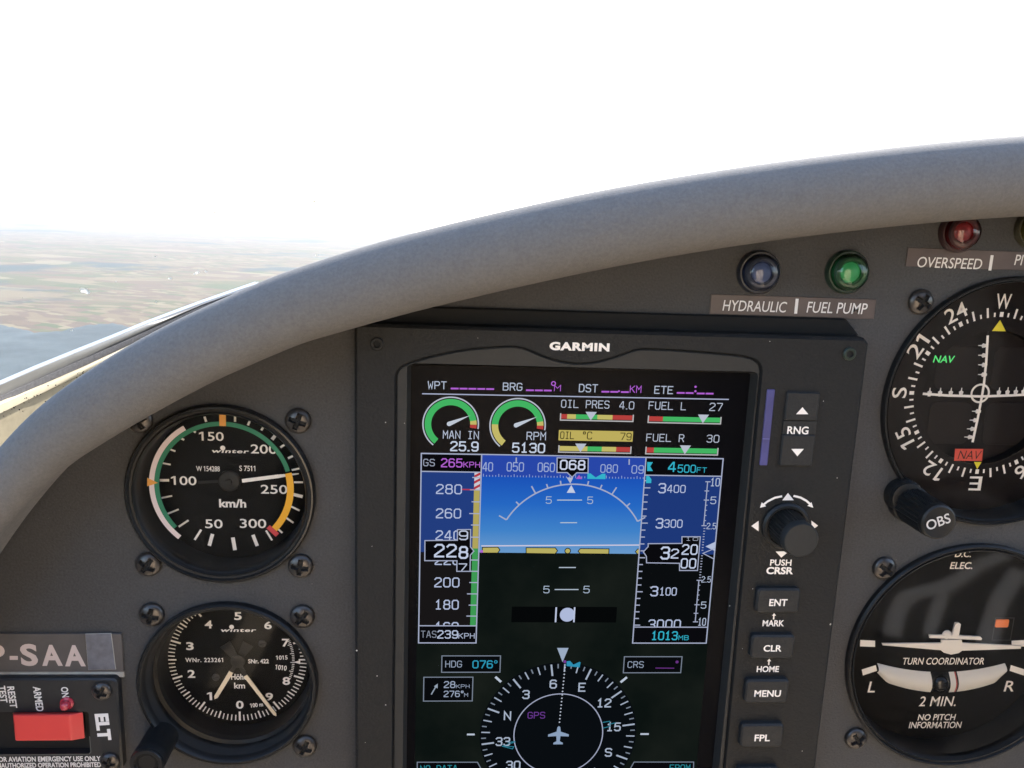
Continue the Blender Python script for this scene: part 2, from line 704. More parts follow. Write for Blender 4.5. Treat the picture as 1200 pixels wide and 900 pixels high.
# ------------------------------------------------------------------ instrument panel plate
ASI, ALT, CDI, TC = (-84.3, -35.1), (-84.1, -96.3), (151.3, -2.6), (151.0, -87.4)
pt = thing('instrument_panel', 'dark grey painted instrument panel carrying the gauges, under the grey padded edge', 'panel', 80, -60)
outline = list(top0)
outline = outline + [(outline[-1][0], -230.0), (outline[0][0], -230.0)]
bm = bmesh.new()


def loop(pts, h):
    vs_ = [bm.verts.new(vec(p[0], p[1], h)) for p in pts]
    return vs_, [bm.edges.new((vs_[i], vs_[(i + 1) % len(vs_)])) for i in range(len(vs_))]


def circ(c, r, n=48):
    return [(c[0] + r * math.cos(6.28318531 * i / n), c[1] + r * math.sin(6.28318531 * i / n)) for i in range(n)]


loops = [loop(outline, 0.0)] + [loop(circ(c, r), 0.0) for c, r in ((ASI, 25.4), (ALT, 25.4), (CDI, 37.6), (TC, 37.6))]
bmesh.ops.triangle_fill(bm, use_beauty=True, use_dissolve=False, edges=[e for _, es in loops for e in es])
front = list(bm.faces)
for vs_, es in loops:
    back = [bm.verts.new(v.co + Vector((0, 0.0025, 0))) for v in vs_]
    for i in range(len(vs_)):
        j = (i + 1) % len(vs_)
        bm.faces.new((vs_[i], vs_[j], back[j], back[i]))
bmesh.ops.recalc_face_normals(bm, faces=bm.faces)
for f in front:
    f.normal_update()
    if f.normal.y > 0:
        f.normal_flip()
me = bpy.data.meshes.new('panel_plate')
off = parent_origin(pt)
for v in bm.verts:
    v.co -= off
bm.to_mesh(me)
bm.free()
me.materials.append(PANEL)
po = bpy.data.objects.new('plate', me)
COL.objects.link(po)
po.parent = pt
DUSTP = mat('panel_dust', (0.20, 0.19, 0.175), 0.9)
b = MB()
for _ in range(70):
    u, w = random.choice((random.uniform(-140, -50), random.uniform(-140, -50), random.uniform(108, 160))), random.uniform(-128, 25)
    if min(math.hypot(u - c[0], w - c[1]) for c in (ASI, ALT)) < 28 or min(math.hypot(u - c[0], w - c[1]) for c in (CDI, TC)) < 40:
        continue
    r_ = random.uniform(0.06, 0.16)
    b.poly([(u + r_ * math.cos(k * 1.256) * random.uniform(0.6, 1.4), w + r_ * math.sin(k * 1.256) * random.uniform(0.6, 1.4)) for k in range(5)], 0.05, DUSTP)
b.build('dust', pt, smooth=False)['kind'] = 'stuff'

# ------------------------------------------------------------------ glareshield
gs = thing('glareshield', 'grey suede padded glareshield roll arching over the instrument panel', 'glareshield', 0, 40, HR)
rb = MB()
NS = 28
rings = []
for i, (u, w, r) in enumerate(path):
    a, b = path[max(0, i - 1)], path[min(len(path) - 1, i + 1)]
    d = Vector((b[0] - a[0], b[1] - a[1])).normalized()
    nx, ny = -d.y, d.x
    wob = 1.0 + 0.006 * math.sin(i * 0.21)
    rings.append([rb.v(u + nx * r * wob * math.cos(6.28318531 * k / NS), w + ny * r * wob * math.cos(6.28318531 * k / NS), HR + r * math.sin(6.28318531 * k / NS)) for k in range(NS)])
for i in range(len(rings) - 1):
    for k in range(NS):
        j = (k + 1) % NS
        rb.f((rings[i][k], rings[i][j], rings[i + 1][j], rings[i + 1][k]), FABRIC)
rb.f(rings[0], FABRIC)
rb.f(rings[-1][::-1], FABRIC)
rb.build('padded_roll', gs, ang=180)
db = MB()
A = [[db.v(u, w + r * 0.2 - dz, h) for u, w, r in path] for h, dz in ((HR, 0), (2.6, 9))]
A += [[db.v(a[0], a[1] - dz, h) for a in top0] for h, dz in ((0.5, 0), (-60, 32), (-150, 88), (-150, 92), (-60, 36), (-2.6, 4))]
for k in range(7):
    for i in range(len(path) - 1):
        db.f((A[k][i], A[k][i + 1], A[k + 1][i + 1], A[k + 1][i]), FABRIC)
db.build('deck', gs)

# ------------------------------------------------------------------ canopy sill at the left
CREAMP = mat('cream_sill_paint', (0.36, 0.31, 0.21), 0.5, grain=0.06, gscale=200, stain=0.06, sscale=30)
BEIGE = mat('beige_side_trim', (0.17, 0.14, 0.085), 0.7, grain=0.10, gscale=300)
FRAMEG = mat('canopy_frame_grey', (0.080, 0.077, 0.070), 0.45, grain=0.06, gscale=250)
SEAL = mat('grey_foam_seal', (0.045, 0.043, 0.046), 0.9, grain=0.3, gscale=700, bump=0.6, bscale=700)
EDGEW = mat('canopy_edge_white', (0.17, 0.165, 0.155), 0.35)


def hs(x):
    return -70.0 - 0.55 * x


def p3(x, y, dh=0.0):
    h = hs(x) + dh
    u, w = at(x, y, h)
    return (u, w, h)


def rail(name, up, lo, m, parent, dh=0.0, thick=14.0, bul=0.0):
    """a bar whose inner face runs between two edges; it has real thickness outwards"""
    b = MB()
    R = []
    n = len(up)
    for i in range(n):
        pu, pl = p3(up[i][0], up[i][1], dh), p3(lo[i][0], lo[i][1], dh)
        pm = ((pu[0] + pl[0]) / 2, (pu[1] + pl[1]) / 2, pu[2] + bul)
        R.append([b.v(*pl), b.v(*pm), b.v(*pu), b.v(pu[0] - 3, pu[1] + 0.3, pu[2] - thick), b.v(pl[0] - 3, pl[1] - 0.3, pl[2] - thick)])
    for i in range(n - 1):
        for k in range(5):
            j = (k + 1) % 5
            b.f((R[i][k], R[i + 1][k], R[i + 1][j], R[i][j]), m)
    b.f(R[0], m)
    b.f(R[-1][::-1], m)
    return b.build(name, parent, ang=50)


xs = [-140, -60, 0, 40, 87.5, 130, 172.5, 200, 240, 296, 302]


def interp(tab, x):
    if x <= tab[0][0]:
        (a, b), (c, d) = tab[0], tab[1]
    elif x >= tab[-1][0]:
        (a, b), (c, d) = tab[-2], tab[-1]
    else:
        for i in range(len(tab) - 1):
            if tab[i][0] <= x <= tab[i + 1][0]:
                (a, b), (c, d) = tab[i], tab[i + 1]
                break
    return b + (d - b) * (x - a) / (c - a)


E0 = [(0, 451.5), (40, 434), (87.5, 414.5), (130, 397.5), (172.5, 380), (230, 358), (296, 335)]
E1 = [(0, 465.5), (87.5, 425.8), (150, 398.3), (197.5, 376.5), (240, 357), (296, 336.5)]
E2 = [(0, 474.5), (87.5, 435.5), (150, 406), (197.5, 383), (296, 342)]
E3 = [(0, 484.5), (92.5, 440), (140, 416), (197.5, 388), (296, 345)]
cf = thing('canopy_sill', 'cream cockpit sill with grey seal and canopy frame rail behind the padded roll', 'canopy frame', *p3(60, 450))
rail('canopy_frame', [(x, interp(E0, x)) for x in xs], [(x, interp(E1, x)) for x in xs], FRAMEG, cf, 0.0, 14, 2.5)
rail('clear_edge', [(x, interp(E0, x) - 1.0) for x in xs], [(x, interp(E0, x) + 0.3) for x in xs], EDGEW, cf, -1.0, 6, 0.3)
rail('rubber_seal', [(x, interp(E1, x) - 0.2) for x in xs], [(x, interp(E2, x) + 0.5) for x in xs], SEAL, cf, 1.5, 14, 1.0)
rail('sill_lip', [(x, interp(E2, x)) for x in xs], [(x, interp(E3, x)) for x in xs], CREAMP, cf, 6.0, 22, 1.5)
rail('side_trim', [(x, interp(E3, x) + 0.3) for x in xs], [(x, interp(E3, x) + 150) for x in xs], BEIGE, cf, 3.0, 10, 0)
fl = MB()
for _ in range(46):
    x = random.uniform(-5, 150)
    y = interp(E3, x) + random.choice((random.gauss(-0.5, 0.8), random.uniform(-8, 12)))
    u, w, h = p3(x, y, 9.2)
    r = random.uniform(0.12, 0.38)
    fl.poly([(u + r * math.cos(q * 1.05) * random.uniform(0.7, 1.3), w + r * math.sin(q * 1.05) * random.uniform(0.6, 1.2)) for q in range(6)], h, HOLE)
fl.build('paint_chips', cf)

# ------------------------------------------------------------------ windscreen
WIND = glass('windscreen_acrylic', tint=(0.86, 0.87, 0.88), refl=1.22, dust=0.03, gain=0.6)
EC, ER = Vector((0.26, -0.10, -0.06)), Vector((0.60, 0.78, 0.47))
wn = thing('windscreen', 'clear curved windscreen with a few dirt specks, above the grey padded roll', 'windscreen', 260, -60, 100)
wb = MB()
G = []
NA, NE = 40, 16
for i in range(NA + 1):
    a = rad(-20 + 220 * i / NA)
    G.append([wb.vw((EC.x + ER.x * math.cos(a) * math.cos(e), EC.y + ER.y * math.sin(a) * math.cos(e), EC.z + ER.z * math.sin(e))) for e in [rad(-8 + 74 * k / NE) for k in range(NE + 1)]])
for i in range(NA):
    for k in range(NE):
        wb.f((G[i][k], G[i + 1][k], G[i + 1][k + 1], G[i][k + 1]), WIND)
wb.build('glazing', wn, ang=180)
SPECK = bpy.data.materials.new('speck_white')
SPECK.use_nodes = True
_t = SPECK.node_tree
_b = _t.nodes.new('ShaderNodeBsdfTranslucent')
_b.inputs['Color'].default_value = (0.5, 0.5, 0.48, 1)
_t.links.new(_b.outputs[0], _t.nodes['Material Output'].inputs['Surface'])
SPECKD = mat('speck_dark', (0.05, 0.05, 0.05), 0.7)
for px, py, r, dark in ((99, 340.5, 3.0, 0), (95.5, 339, 1.6, 0), (103, 342.5, 1.8, 0), (182, 300.5, 1.0, 0), (199, 326, 1.5, 0), (231, 319, 1.8, 0), (228.5, 321, 1, 0), (241, 318, 1.1, 0), (84, 387, 1.1, 0),
                        (371, 299, 1.0, 0), (183, 354, 0.8, 0), (136, 330, 0.7, 0), (368, 236, 1.0, 1), (252, 249, 0.8, 1), (620, 120, 0.6, 1)):
    d = ray(px, py)
    o = CAM * 0.001 - EC
    A_ = sum((d[i] / ER[i]) ** 2 for i in range(3))
    B_ = 2 * sum(d[i] * o[i] / ER[i] ** 2 for i in range(3))
    C_ = sum((o[i] / ER[i]) ** 2 for i in range(3)) - 1
    t = (-B_ + math.sqrt(B_ * B_ - 4 * A_ * C_)) / (2 * A_) * 0.997
    p = CAM * 0.001 + d * t
    sb = MB()
    q = d.normalized()
    ux = q.cross(Vector((0, 0, 1))).normalized()
    uy = ux.cross(q)
    k = t / FPX
    n0 = len(sb.V)
    for z in (0, 0.0006):
        for i in range(7):
            s_ = r * k * random.uniform(0.6, 1.25)
            sb.vw(p + ux * math.cos(i * 0.8976) * s_ * 1.3 + uy * math.sin(i * 0.8976) * s_ + q * z)
    mm = SPECKD if dark else SPECK
    sb.f([n0 + i for i in range(7)], mm)
    for i in range(7):
        sb.f((n0 + i, n0 + 7 + i, n0 + 7 + (i + 1) % 7, n0 + (i + 1) % 7), mm)
    sb.build('dirt_speck', wn, smooth=False)

# ------------------------------------------------------------------ cabin behind the camera (lights and reflects)
CABD = mat('cabin_dark_trim', (0.07, 0.068, 0.065), 0.8, grain=0.1, gscale=120)
SEATT = mat('seat_bounce_tan', (0.62, 0.50, 0.36), 0.7, grain=0.08, gscale=150)  # tan chosen to bounce warm light onto the panel
SEATM = mat('seat_fabric', (0.05, 0.047, 0.044), 0.8)
cb = MB()
for pts in (((-330, -560, 60), (820, -560, 60), (820, -560, 1250), (-330, -560, 1250)),):
    cb.f([cb.v(*p) for p in pts], mat('cabin_carpet', (0.30, 0.25, 0.19), 0.95, grain=0.15, gscale=200))
o = cb.build('cabin_floor', smooth=False)
o['kind'] = 'structure'
for nm, x, lab in (('side_wall', -330, 'dark trimmed left cabin side wall'), ('side_wall', 820, 'dark trimmed right cabin side wall')):
    b = MB()
    s_ = 1 if x < 0 else -1
    b.prism([(x, -560), (x - s_ * 20, -560), (x - s_ * 20, -40), (x, -40)], -150, 1250, CABD, back=True)
    tag(b.build(nm, smooth=False), lab, 'side wall')
b = MB()
b.prism([(-330, -560), (820, -560), (820, 60), (600, 420), (-100, 420), (-330, 60)], 1250, 1270, CABD, back=True)  # unseen bulkhead, made tall to shut out low light from the rear
tag(b.build('rear_bulkhead', smooth=False), 'dark rear cabin bulkhead behind both seats', 'bulkhead')
b = MB()
b.prism([(-330, -40), (-330, 60), (-100, 420), (600, 420), (820, 60), (820, -40), (780, -40), (780, 50), (580, 395), (-80, 395), (-290, 50), (-290, -40)], 620, 1250, CABD, back=True)  # unseen roof added to block skylight coming from behind
tag(b.build('light_block_roof', smooth=False), 'unseen dark roof shell over the back cabin, added to block light', 'roof')
for x, SM, lab in ((60, SEATT, 'unseen left seat, tan and raised to bounce warm light onto the panel'), (500, SEATM, 'unseen right seat, raised and kept dark for the gauge glass reflections')):
    st = thing('pilot_seat', lab, 'seat', x, -560, 700)  # unseen seats, raised to lap height to bounce light onto the panel
    b = MB()
    b.prism(rrect(x - 185, -480, x + 205, -275, 40), 235, 760, SM, ch=30, back=True)
    b.build('seat_cushion', st)
    b = MB()
    b.prism(rrect(x - 185, -270, x + 205, 160, 60), 770, 870, SM, ch=20, back=True)
    b.build('backrest', st)



def mirror_hit(px, py, h, w):
    """where the line of sight, mirrored in a glass at height h, meets the level w"""
    d = ray(px, py)
    t = (-h - CAM.y) / d.y
    p = CAM + d * t
    d2 = Vector((d.x, -d.y, d.z))
    k = (w - p.z) / d2.z
    q = p + d2 * k
    return (q.x, -q.y)


STREAK = mat('reflected_strip_pale', (0.40, 0.385, 0.37), 0.8)  # pale strips added out of view to make streaks in the turn coordinator glass
for nm, lab, pp, wd_ in (('reflected_strip', 'unseen pale strip across the right seat, added for a gauge glass streak', ((1046, 745), (1052, 718), (1066, 697), (1094, 690), (1122, 680), (1146, 662), (1180, 650)), 14),
                         ('reflected_strip', 'unseen pale strip at the outer side of the right seat, added for its reflection', ((1156, 760), (1164, 730), (1174, 700), (1196, 668)), 15),
                         ('reflected_strip', 'unseen short pale strip on the right seat cushion, added for its reflection', ((1088, 745), (1096, 722), (1106, 695)), 10)):
    P = [Vector(mirror_hit(x, y, 0.6, -272.0)) for x, y in pp]
    P = catmull([tuple(p) for p in P], 4)
    b = MB()
    T_ = []
    for i, p in enumerate(P):
        a, c = P[max(0, i - 1)], P[min(len(P) - 1, i + 1)]
        d = Vector((c[0] - a[0], c[1] - a[1])).normalized()
        n = Vector((-d.y, d.x)) * (wd_ / 2)
        T_.append([b.v(p[0] + n.x * q, -274.5 + z, p[1] + n.y * q) for q, z in ((-1, 0), (1, 0), (1, 2.5), (-1, 2.5))])
    for i in range(len(P) - 1):
        for k in range(4):
            b.f((T_[i][k], T_[i + 1][k], T_[i + 1][(k + 1) % 4], T_[i][(k + 1) % 4]), STREAK)
    tag(b.build(nm), lab, 'strap')

# ------------------------------------------------------------------ screws
def screw_mesh():
    me_ = bpy.data.meshes.new('panel_screw')
    V, F, M = [], [], []
    NR_, NT = 16, 56
    R = 3.75
    V.append((0, 0.0, 0))
    for i in range(1, NR_ + 1):
        r = R * i / NR_
        for k in range(NT):
            a = 6.28318531 * k / NT
            x, z = r * math.cos(a), r * math.sin(a)
            hh = 1.95 * math.sqrt(max(0, 1 - (r / R) ** 2 * 0.93)) + 0.25
            wd_ = 0.70 * (1.0 - 0.25 * r / R)
            incross = (abs(x) < wd_ or abs(z) < wd_) and r < R * 0.66
            if incross or r < 0.8:
                hh -= 1.25 * (1 - 0.35 * r / R)
            V.append((x * 0.001, -hh * 0.001, z * 0.001))
    V[0] = (0, -0.0006, 0)
    for k in range(NT):
        V.append((R * math.cos(6.28318531 * k / NT) * 0.001, 0.0, R * math.sin(6.28318531 * k / NT) * 0.001))
    for k in range(NT):
        F.append((0, 1 + k, 1 + (k + 1) % NT))
    for i in range(NR_):
        for k in range(NT):
            j = (k + 1) % NT
            a, b = 1 + i * NT, 1 + (i + 1) * NT
            F.append((a + k, b + k, b + j, a + j))
    me_.from_pydata(V, [], F)
    me_.materials.append(BRONZE)
    me_.materials.append(HOLE)
    for p in me_.polygons:
        c = p.center
        r = math.hypot(c.x, c.z) * 1000
        p.material_index = 1 if (-c.y * 1000 < 1.95 * math.sqrt(max(0, 1 - (r / R) ** 2 * 0.93)) + 0.25 - 0.85 and r < R * 0.7) else 0
    me_.polygons.foreach_set('use_smooth', [True] * len(me_.polygons))
    me_.set_sharp_from_angle(angle=rad(48))
    bmx = bmesh.new()
    bmx.from_mesh(me_)
    bmesh.ops.recalc_face_normals(bmx, faces=bmx.faces)
    bmx.to_mesh(me_)
    bmx.free()
    return me_


SCREW = screw_mesh()


def screw(parent, u, w, h, rot, s=1.0, name='screw'):
    o = bpy.data.objects.new(name, SCREW)
    COL.objects.link(o)
    o.parent = parent
    o.location = vec(u, w, h) - parent_origin(parent)
    o.rotation_euler = (0, rad(rot), 0)
    o.scale = (s, s, s)
    return o


def cover(parent, c, r, h):
    b = MB()
    b.disc(c, r, h, GLASSI, 64)
    return b.build('cover_glass', parent, smooth=False)


# ------------------------------------------------------------------ airspeed indicator
def zA(x, y, h):
    return at(140 + x / 3.912, 460 + y / 3.912, h)


asi = thing('airspeed_indicator', 'round airspeed gauge reading km/h, with green and yellow arcs, above the altimeter', 'gauge', ASI[0], ASI[1])
b = MB()
b.lathe([(27.3, 0), (27.3, 1.7), (26.8, 2.3), (26.3, 2.35), (25.9, 1.6), (25.3, 1.5), (24.9, 1.9), (24.4, 1.2), (24.0, -2.5), (23.7, -9)], ASI, [BLACK, BLACK, GLOSSB, BLACK, BLACK, BLACK, BLACK, WALLB, WALLB], n=96)
b.build('bezel', asi)
HD = -8.5
b = MB()
b.disc(ASI, 24.2, HD, DIAL, 72)
dial = b.build('dial_face', asi, smooth=False)
b = MB()
hk = HD + 0.08
ticks = [((520, 664), (530, 722), 17), ((427, 648), (412, 702), 16), ((375, 628), (345, 675), 10), ((317, 585), (272, 615), 9), ((272, 535), (222, 555), 8), ((242, 473), (193, 483), 8),
         ((228, 402), (185, 402), 12), ((235, 330), (197, 323), 8), ((257, 269), (233, 260), 8), ((297, 217), (278, 207), 9), ((350, 183), (335, 172), 9), ((390, 110), (398, 134), 10),
         ((530, 106), (530, 134), 10), ((600, 125), (589, 150), 10), ((662, 155), (650, 173), 10), ((717, 193), (700, 215), 15), ((762, 236), (738, 251), 10), ((798, 289), (773, 301), 10),
         ((825, 348), (790, 355), 9), ((842, 411), (800, 411), 9), ((840, 477), (798, 467), 15), ((826, 541), (788, 522), 9), ((798, 597), (762, 572), 9), ((747, 643), (725, 623), 9),
         ((700, 677), (672, 632), 9), ((612, 652), (632, 703), 16)]
sA = mpp(262, 570, HD) / 3.912
for p, q, wd_ in ticks:
    b.line([zA(*p, HD), zA(*q, HD)], wd_ * sA, hk, WHITE)
b.build('scale_ticks', asi, smooth=False)
b = MB()


def zt(mb, zf, s, x0, x1, y0, y1, h, m, **k):
    c0, c1 = zf(x0, (y0 + y1) / 2, h), zf(x1, (y0 + y1) / 2, h)
    d0, d1 = zf((x0 + x1) / 2, y1, h), zf((x0 + x1) / 2, y0, h)
    hh = k.pop('lift', 0.0)
    mb.text(s, c0[0], d0[1], c1[0], d1[1], h + hh, m, **k)


for s, x0, x1, y0, y1 in (('150', 365, 478, 180, 221), ('200', 602, 722, 238, 280), ('100', 237, 353, 383, 424), ('250', 648, 770, 423, 464), ('50', 393, 473, 581, 622), ('300', 552, 673, 579, 621)):
    zt(b, zA, s, x0, x1, y0, y1, HD, WHITE, bold=0.008, lift=0.08)
b.build('numerals', asi, smooth=False)
b = MB()
zt(b, zA, 'km/h', 457, 581, 488, 527, HD, WHITE, bold=0.03, lift=0.08)
zt(b, zA, 'W 154288', 352, 460, 337, 361, HD, WHITE, bold=0.012, lift=0.08)
zt(b, zA, 'S 7511', 550, 623, 335, 360, HD, WHITE, bold=0.012, lift=0.08)
zt(b, zA, 'w\u0131nter', 424, 594, 262, 277, HD, WHITE, bold=0.025, shear=0.15, space=1.12, lift=0.08)
b.disc(zA(474, 254, HD), 0.75, HD + 0.12, WHITE, 20)
b.build('lettering', asi, smooth=False)
# range arcs printed near the glass
b = MB()
HG = -3.0
ca = at(262.6, 571.0, HG)
sg = mpp(262, 570, HG)


def ang(zf, x, y, c, h):
    p = zf(x, y, h)
    return math.degrees(math.atan2(p[1] - c[1], p[0] - c[0]))


def rr(zf, x, y, c, h):
    p = zf(x, y, h)
    return math.hypot(p[0] - c[0], p[1] - c[1])


aG0 = ang(zA, 255, 620, ca, HG) + 360
aG1 = ang(zA, 781, 360, ca, HG)
rG = rr(zA, 172, 402, ca, HG)
b.band(ca, rG - 0.62, rG + 0.72, aG1, aG0 if aG0 < 300 else aG0 - 360, HG, GREEN, 70)
aW0, aW1 = ang(zA, 275, 665, ca, HG) + 360, ang(zA, 296, 158, ca, HG)
rW = rG + 1.55
b.band(ca, rW - 0.78, rW + 0.72, aW1, aW0, HG + 0.01, PINKW, 50)
aY0, aY1 = ang(zA, 782, 368, ca, HG), ang(zA, 708, 628, ca, HG)
b.band(ca, rG - 1.0, rG + 1.0, aY1, aY0, HG + 0.02, YELLOW, 30)


def rmark(mb, zf, x, y, c, h, wr, wt, m, tri=False):
    p = zf(x, y, h)
    d = Vector((p[0] - c[0], p[1] - c[1])).normalized()
    n = Vector((-d.y, d.x))
    P = Vector(p)
    if tri:
        q = [P + d * wr + n * wt, P + d * wr - n * wt, P - d * wr]
    else:
        q = [P + d * wr + n * wt, P + d * wr - n * wt, P - d * wr - n * wt, P - d * wr + n * wt]
    mb.poly([tuple(k) for k in q], h + 0.05, m)


rmark(b, zA, 703, 634, ca, HG, 1.9, 0.75, RED)
rmark(b, zA, 473, 127, ca, HG, 1.75, 0.95, ORANGE)
rmark(b, zA, 152, 412, ca, HG, 1.55, 1.35, ORANGE, tri=True)
b.build('range_arcs', asi, smooth=False)
b = MB()
h0 = HD + 1.6
hub = zA(505, 405, h0)
tip = zA(822, 372, h0)
st_ = zA(562, 405, h0)
b.line([st_, (st_[0] * 0.35 + tip[0] * 0.65, st_[1] * 0.35 + tip[1] * 0.65)], 1.15, h0, WHITE)
b.poly([(st_[0] * 0.35 + tip[0] * 0.65, st_[1] * 0.35 + tip[1] * 0.65 + 0.56), (st_[0] * 0.35 + tip[0] * 0.65, st_[1] * 0.35 + tip[1] * 0.65 - 0.56), (tip[0], tip[1] - 0.16), (tip[0], tip[1] + 0.16)], h0, WHITE)
tail = zA(360, 412, h0)
b.line([tail, hub, st_], 0.9, h0 - 0.02, BLACK)
b.lathe([(3.3, HD + 0.3), (3.3, HD + 2.0), (2.9, HD + 2.3), (0.9, HD + 2.35), (0.8, HD + 2.7)], hub, BLACK, n=32, cap=True)
b.build('needle', asi)
cover(asi, ASI, 24.5, 0.4)
for (x, y), r_ in (((349, 493.5), 20), ((173, 662), 35), ((352, 664), 8), ((163, 493), 60)):
    screw(asi, *at(x, y, 0.9), 0, r_)


# ------------------------------------------------------------------ altimeter
def zB(x, y, h):
    return at(140 + x / 4.09, 680 + y / 4.09, h)


alt = thing('altimeter', 'round black altimeter with white digits 0 to 9 and two cream needles, lower left gauge', 'gauge', ALT[0], ALT[1])
b = MB()
b.lathe([(27.2, 0), (27.2, 2.2), (26.7, 2.8), (25.9, 2.8), (25.3, 2.2), (25.0, 0.5), (24.6, -4.5), (23.5, -5.0), (23.3, -7), (22.7, -12.6)], ALT, [BLACK, BLACK, GLOSSB, BLACK, BLACK, WALLB, BLACK, WALLB, BLACK], n=96)
b.build('bezel', alt)
HB = -12.0
b = MB()
b.disc(ALT, 23.2, HB, DIAL, 72)
for x, y in ((463, 463), (685, 302)):
    c = zB(x, y, HB)
    b.lathe([(1.25, HB), (1.25, HB + 0.3), (1.0, HB + 0.45)], c, WALLB, n=20, cap=True)
    b.line([(c[0] - 0.85, c[1] - 0.3), (c[0] + 0.85, c[1] + 0.3)], 0.3, HB + 0.5, HOLE)
b.build('dial_face', alt)
cB = at(278.8, 773.0, HB)
sB = mpp(279, 775, HB)
rB = 79.5 * sB
b = MB()
for i in range(100):
    a = -90.0 - 3.6 * i
    big, mid = i % 10 == 0, i % 5 == 0
    ln = 3.3 if big else (2.6 if mid else 2.1)
    wd_ = 0.62 if big else (0.5 if mid else 0.36)
    if 42 <= i <= 62 and not (i in (43, 46, 50, 56)):
        ln = 0.7
    d = (math.cos(rad(a)), math.sin(rad(a)))
    b.line([(cB[0] + d[0] * (rB - ln), cB[1] + d[1] * (rB - ln)), (cB[0] + d[0] * rB, cB[1] + d[1] * rB)], wd_, HB + 0.08, WHITE)
for i in range(23):
    a = 24 - 2.1 * i
    d = (math.cos(rad(a)), math.sin(rad(a)))
    r1 = rB - 3.9
    b.line([(cB[0] + d[0] * (r1 - (1.3 if i % 5 == 3 else 0.8)), cB[1] + d[1] * (r1 - (1.3 if i % 5 == 3 else 0.8))), (cB[0] + d[0] * r1, cB[1] + d[1] * r1)], 0.24, HB + 0.08, WHITE)
p = zB(856, 392, HB)
b.poly([(p[0] - 1.4, p[1]), (p[0] + 0.7, p[1] + 0.7), (p[0] + 0.7, p[1] - 0.7)], HB + 0.09, WHITE)
b.build('scale_ticks', alt, smooth=False)
b = MB()
for s, x, y in (('0', 577, 596), ('9', 718, 558), ('8', 800, 482), ('7', 797, 299), ('6', 712, 215), ('5', 568, 171), ('4', 427, 211), ('3', 338, 315), ('2', 345, 448), ('1', 432, 555)):
    hw_ = 12 if s == '1' else 18
    zt(b, zB, s, x - hw_, x + hw_, y - 19, y + 19, HB, WHITE, bold=0.025, lift=0.08)
b.build('numerals', alt, smooth=False)
b = MB()
zt(b, zB, 'H\u00f6he', 535, 612, 448, 476, HB, WHITE, bold=0.02, lift=0.08)
zt(b, zB, 'km', 550, 602, 490, 518, HB, WHITE, bold=0.02, lift=0.08)
zt(b, zB, '100 m', 626, 688, 587, 607, HB, WHITE, bold=0.03, lift=0.08, rot=7)
zt(b, zB, 'WNr. 223261', 316, 497, 371, 392, HB, WHITE, bold=0.018, space=1.15, lift=0.08)
zt(b, zB, 'SNr. 422', 617, 716, 377, 398, HB, WHITE, bold=0.03, lift=0.08)
zt(b, zB, '1015', 750, 806, 360, 380, HB, WHITE, bold=0.02, lift=0.08, rot=2)
zt(b, zB, '1010', 747, 802, 406, 430, HB, WHITE, bold=0.02, lift=0.08, rot=-8)
zt(b, zB, 'w\u0131nter', 486, 656, 232, 247, HB, WHITE, bold=0.025, shear=0.15, space=1.12, lift=0.08)
b.disc(zB(538, 223, HB), 0.75, HB + 0.12, WHITE, 20)
b.build('lettering', alt, smooth=False)
for nm, p, q, w0, w1, dh in (('hundreds_needle', (603, 458), (744, 642), 1.25, 1.05, 2.2), ('thousands_needle', (535, 440), (462, 560), 1.45, 1.25, 1.3)):
    b = MB()
    hh = HB + dh
    P, Q = Vector(zB(*p, hh)), Vector(zB(*q, hh))
    d = (Q - P).normalized()
    n = Vector((-d.y, d.x))
    T = Q + d * 0.9
    b.prism([tuple(P + n * w0 / 2), tuple(P - n * w0 / 2), tuple(Q - n * w1 / 2), tuple(T), tuple(Q + n * w1 / 2)], hh - 0.25, hh, CREAM)
    H_ = Vector(zB(567, 388, hh))
    k = (H_ - P).normalized()
    nn = Vector((-k.y, k.x))
    b.prism([tuple(P + nn * 0.6), tuple(H_ + nn * 0.7), tuple(H_ - nn * 0.7), tuple(P - nn * 0.6)], hh - 0.3, hh - 0.05, BLACK)
    b.lathe([(2.3, hh - 0.35), (2.3, hh + 0.1), (1.9, hh + 0.2)], tuple(H_), BLACK, n=28, cap=True)
    for s_ in ((-1,) if dh > 2 else (-1,)):
        W = H_ - d * 7.0
        sd_ = Vector((-d.y, d.x))
        b.prism([tuple(H_ + sd_ * 0.8), tuple(W + sd_ * 1.9), tuple(W - sd_ * 1.9), tuple(H_ - sd_ * 0.8)], hh - 0.32, hh - 0.08, BLACK)
    b.build(nm, alt)
cover(alt, ALT, 24.9, -3.0)
for (x, y), r_ in (((177, 721), 12), ((354, 723), 40), ((357, 875), 25)):
    screw(alt, *at(x, y, 0.9), 0, r_)
# setting knob, lower left
kb = at(188.5, 866, 2)
b = MB()
prof = [(4.9, 0.5), (4.9, 9.0), (5.0, 9.3), (5.0, 13.3), (4.6, 14.0), (3.6, 14.0), (3.3, 13.2), (2.4, 13.2)]
b.lathe(prof, kb, [RUBBER, RUBBER, RUBBER, GLOSSB, RUBBER, GLOSSB, GLOSSB, BLACK], n=48, cap=True)
b.build('setting_knob', alt)


# ------------------------------------------------------------------ course deviation indicator
def zC(x, y, h):
    return at(1020 + x / 5.622, 320 + y / 5.622, h)


def zD(x, y, h):
    return at(1020 + x / 5.0, 460 + y / 5.0, h)


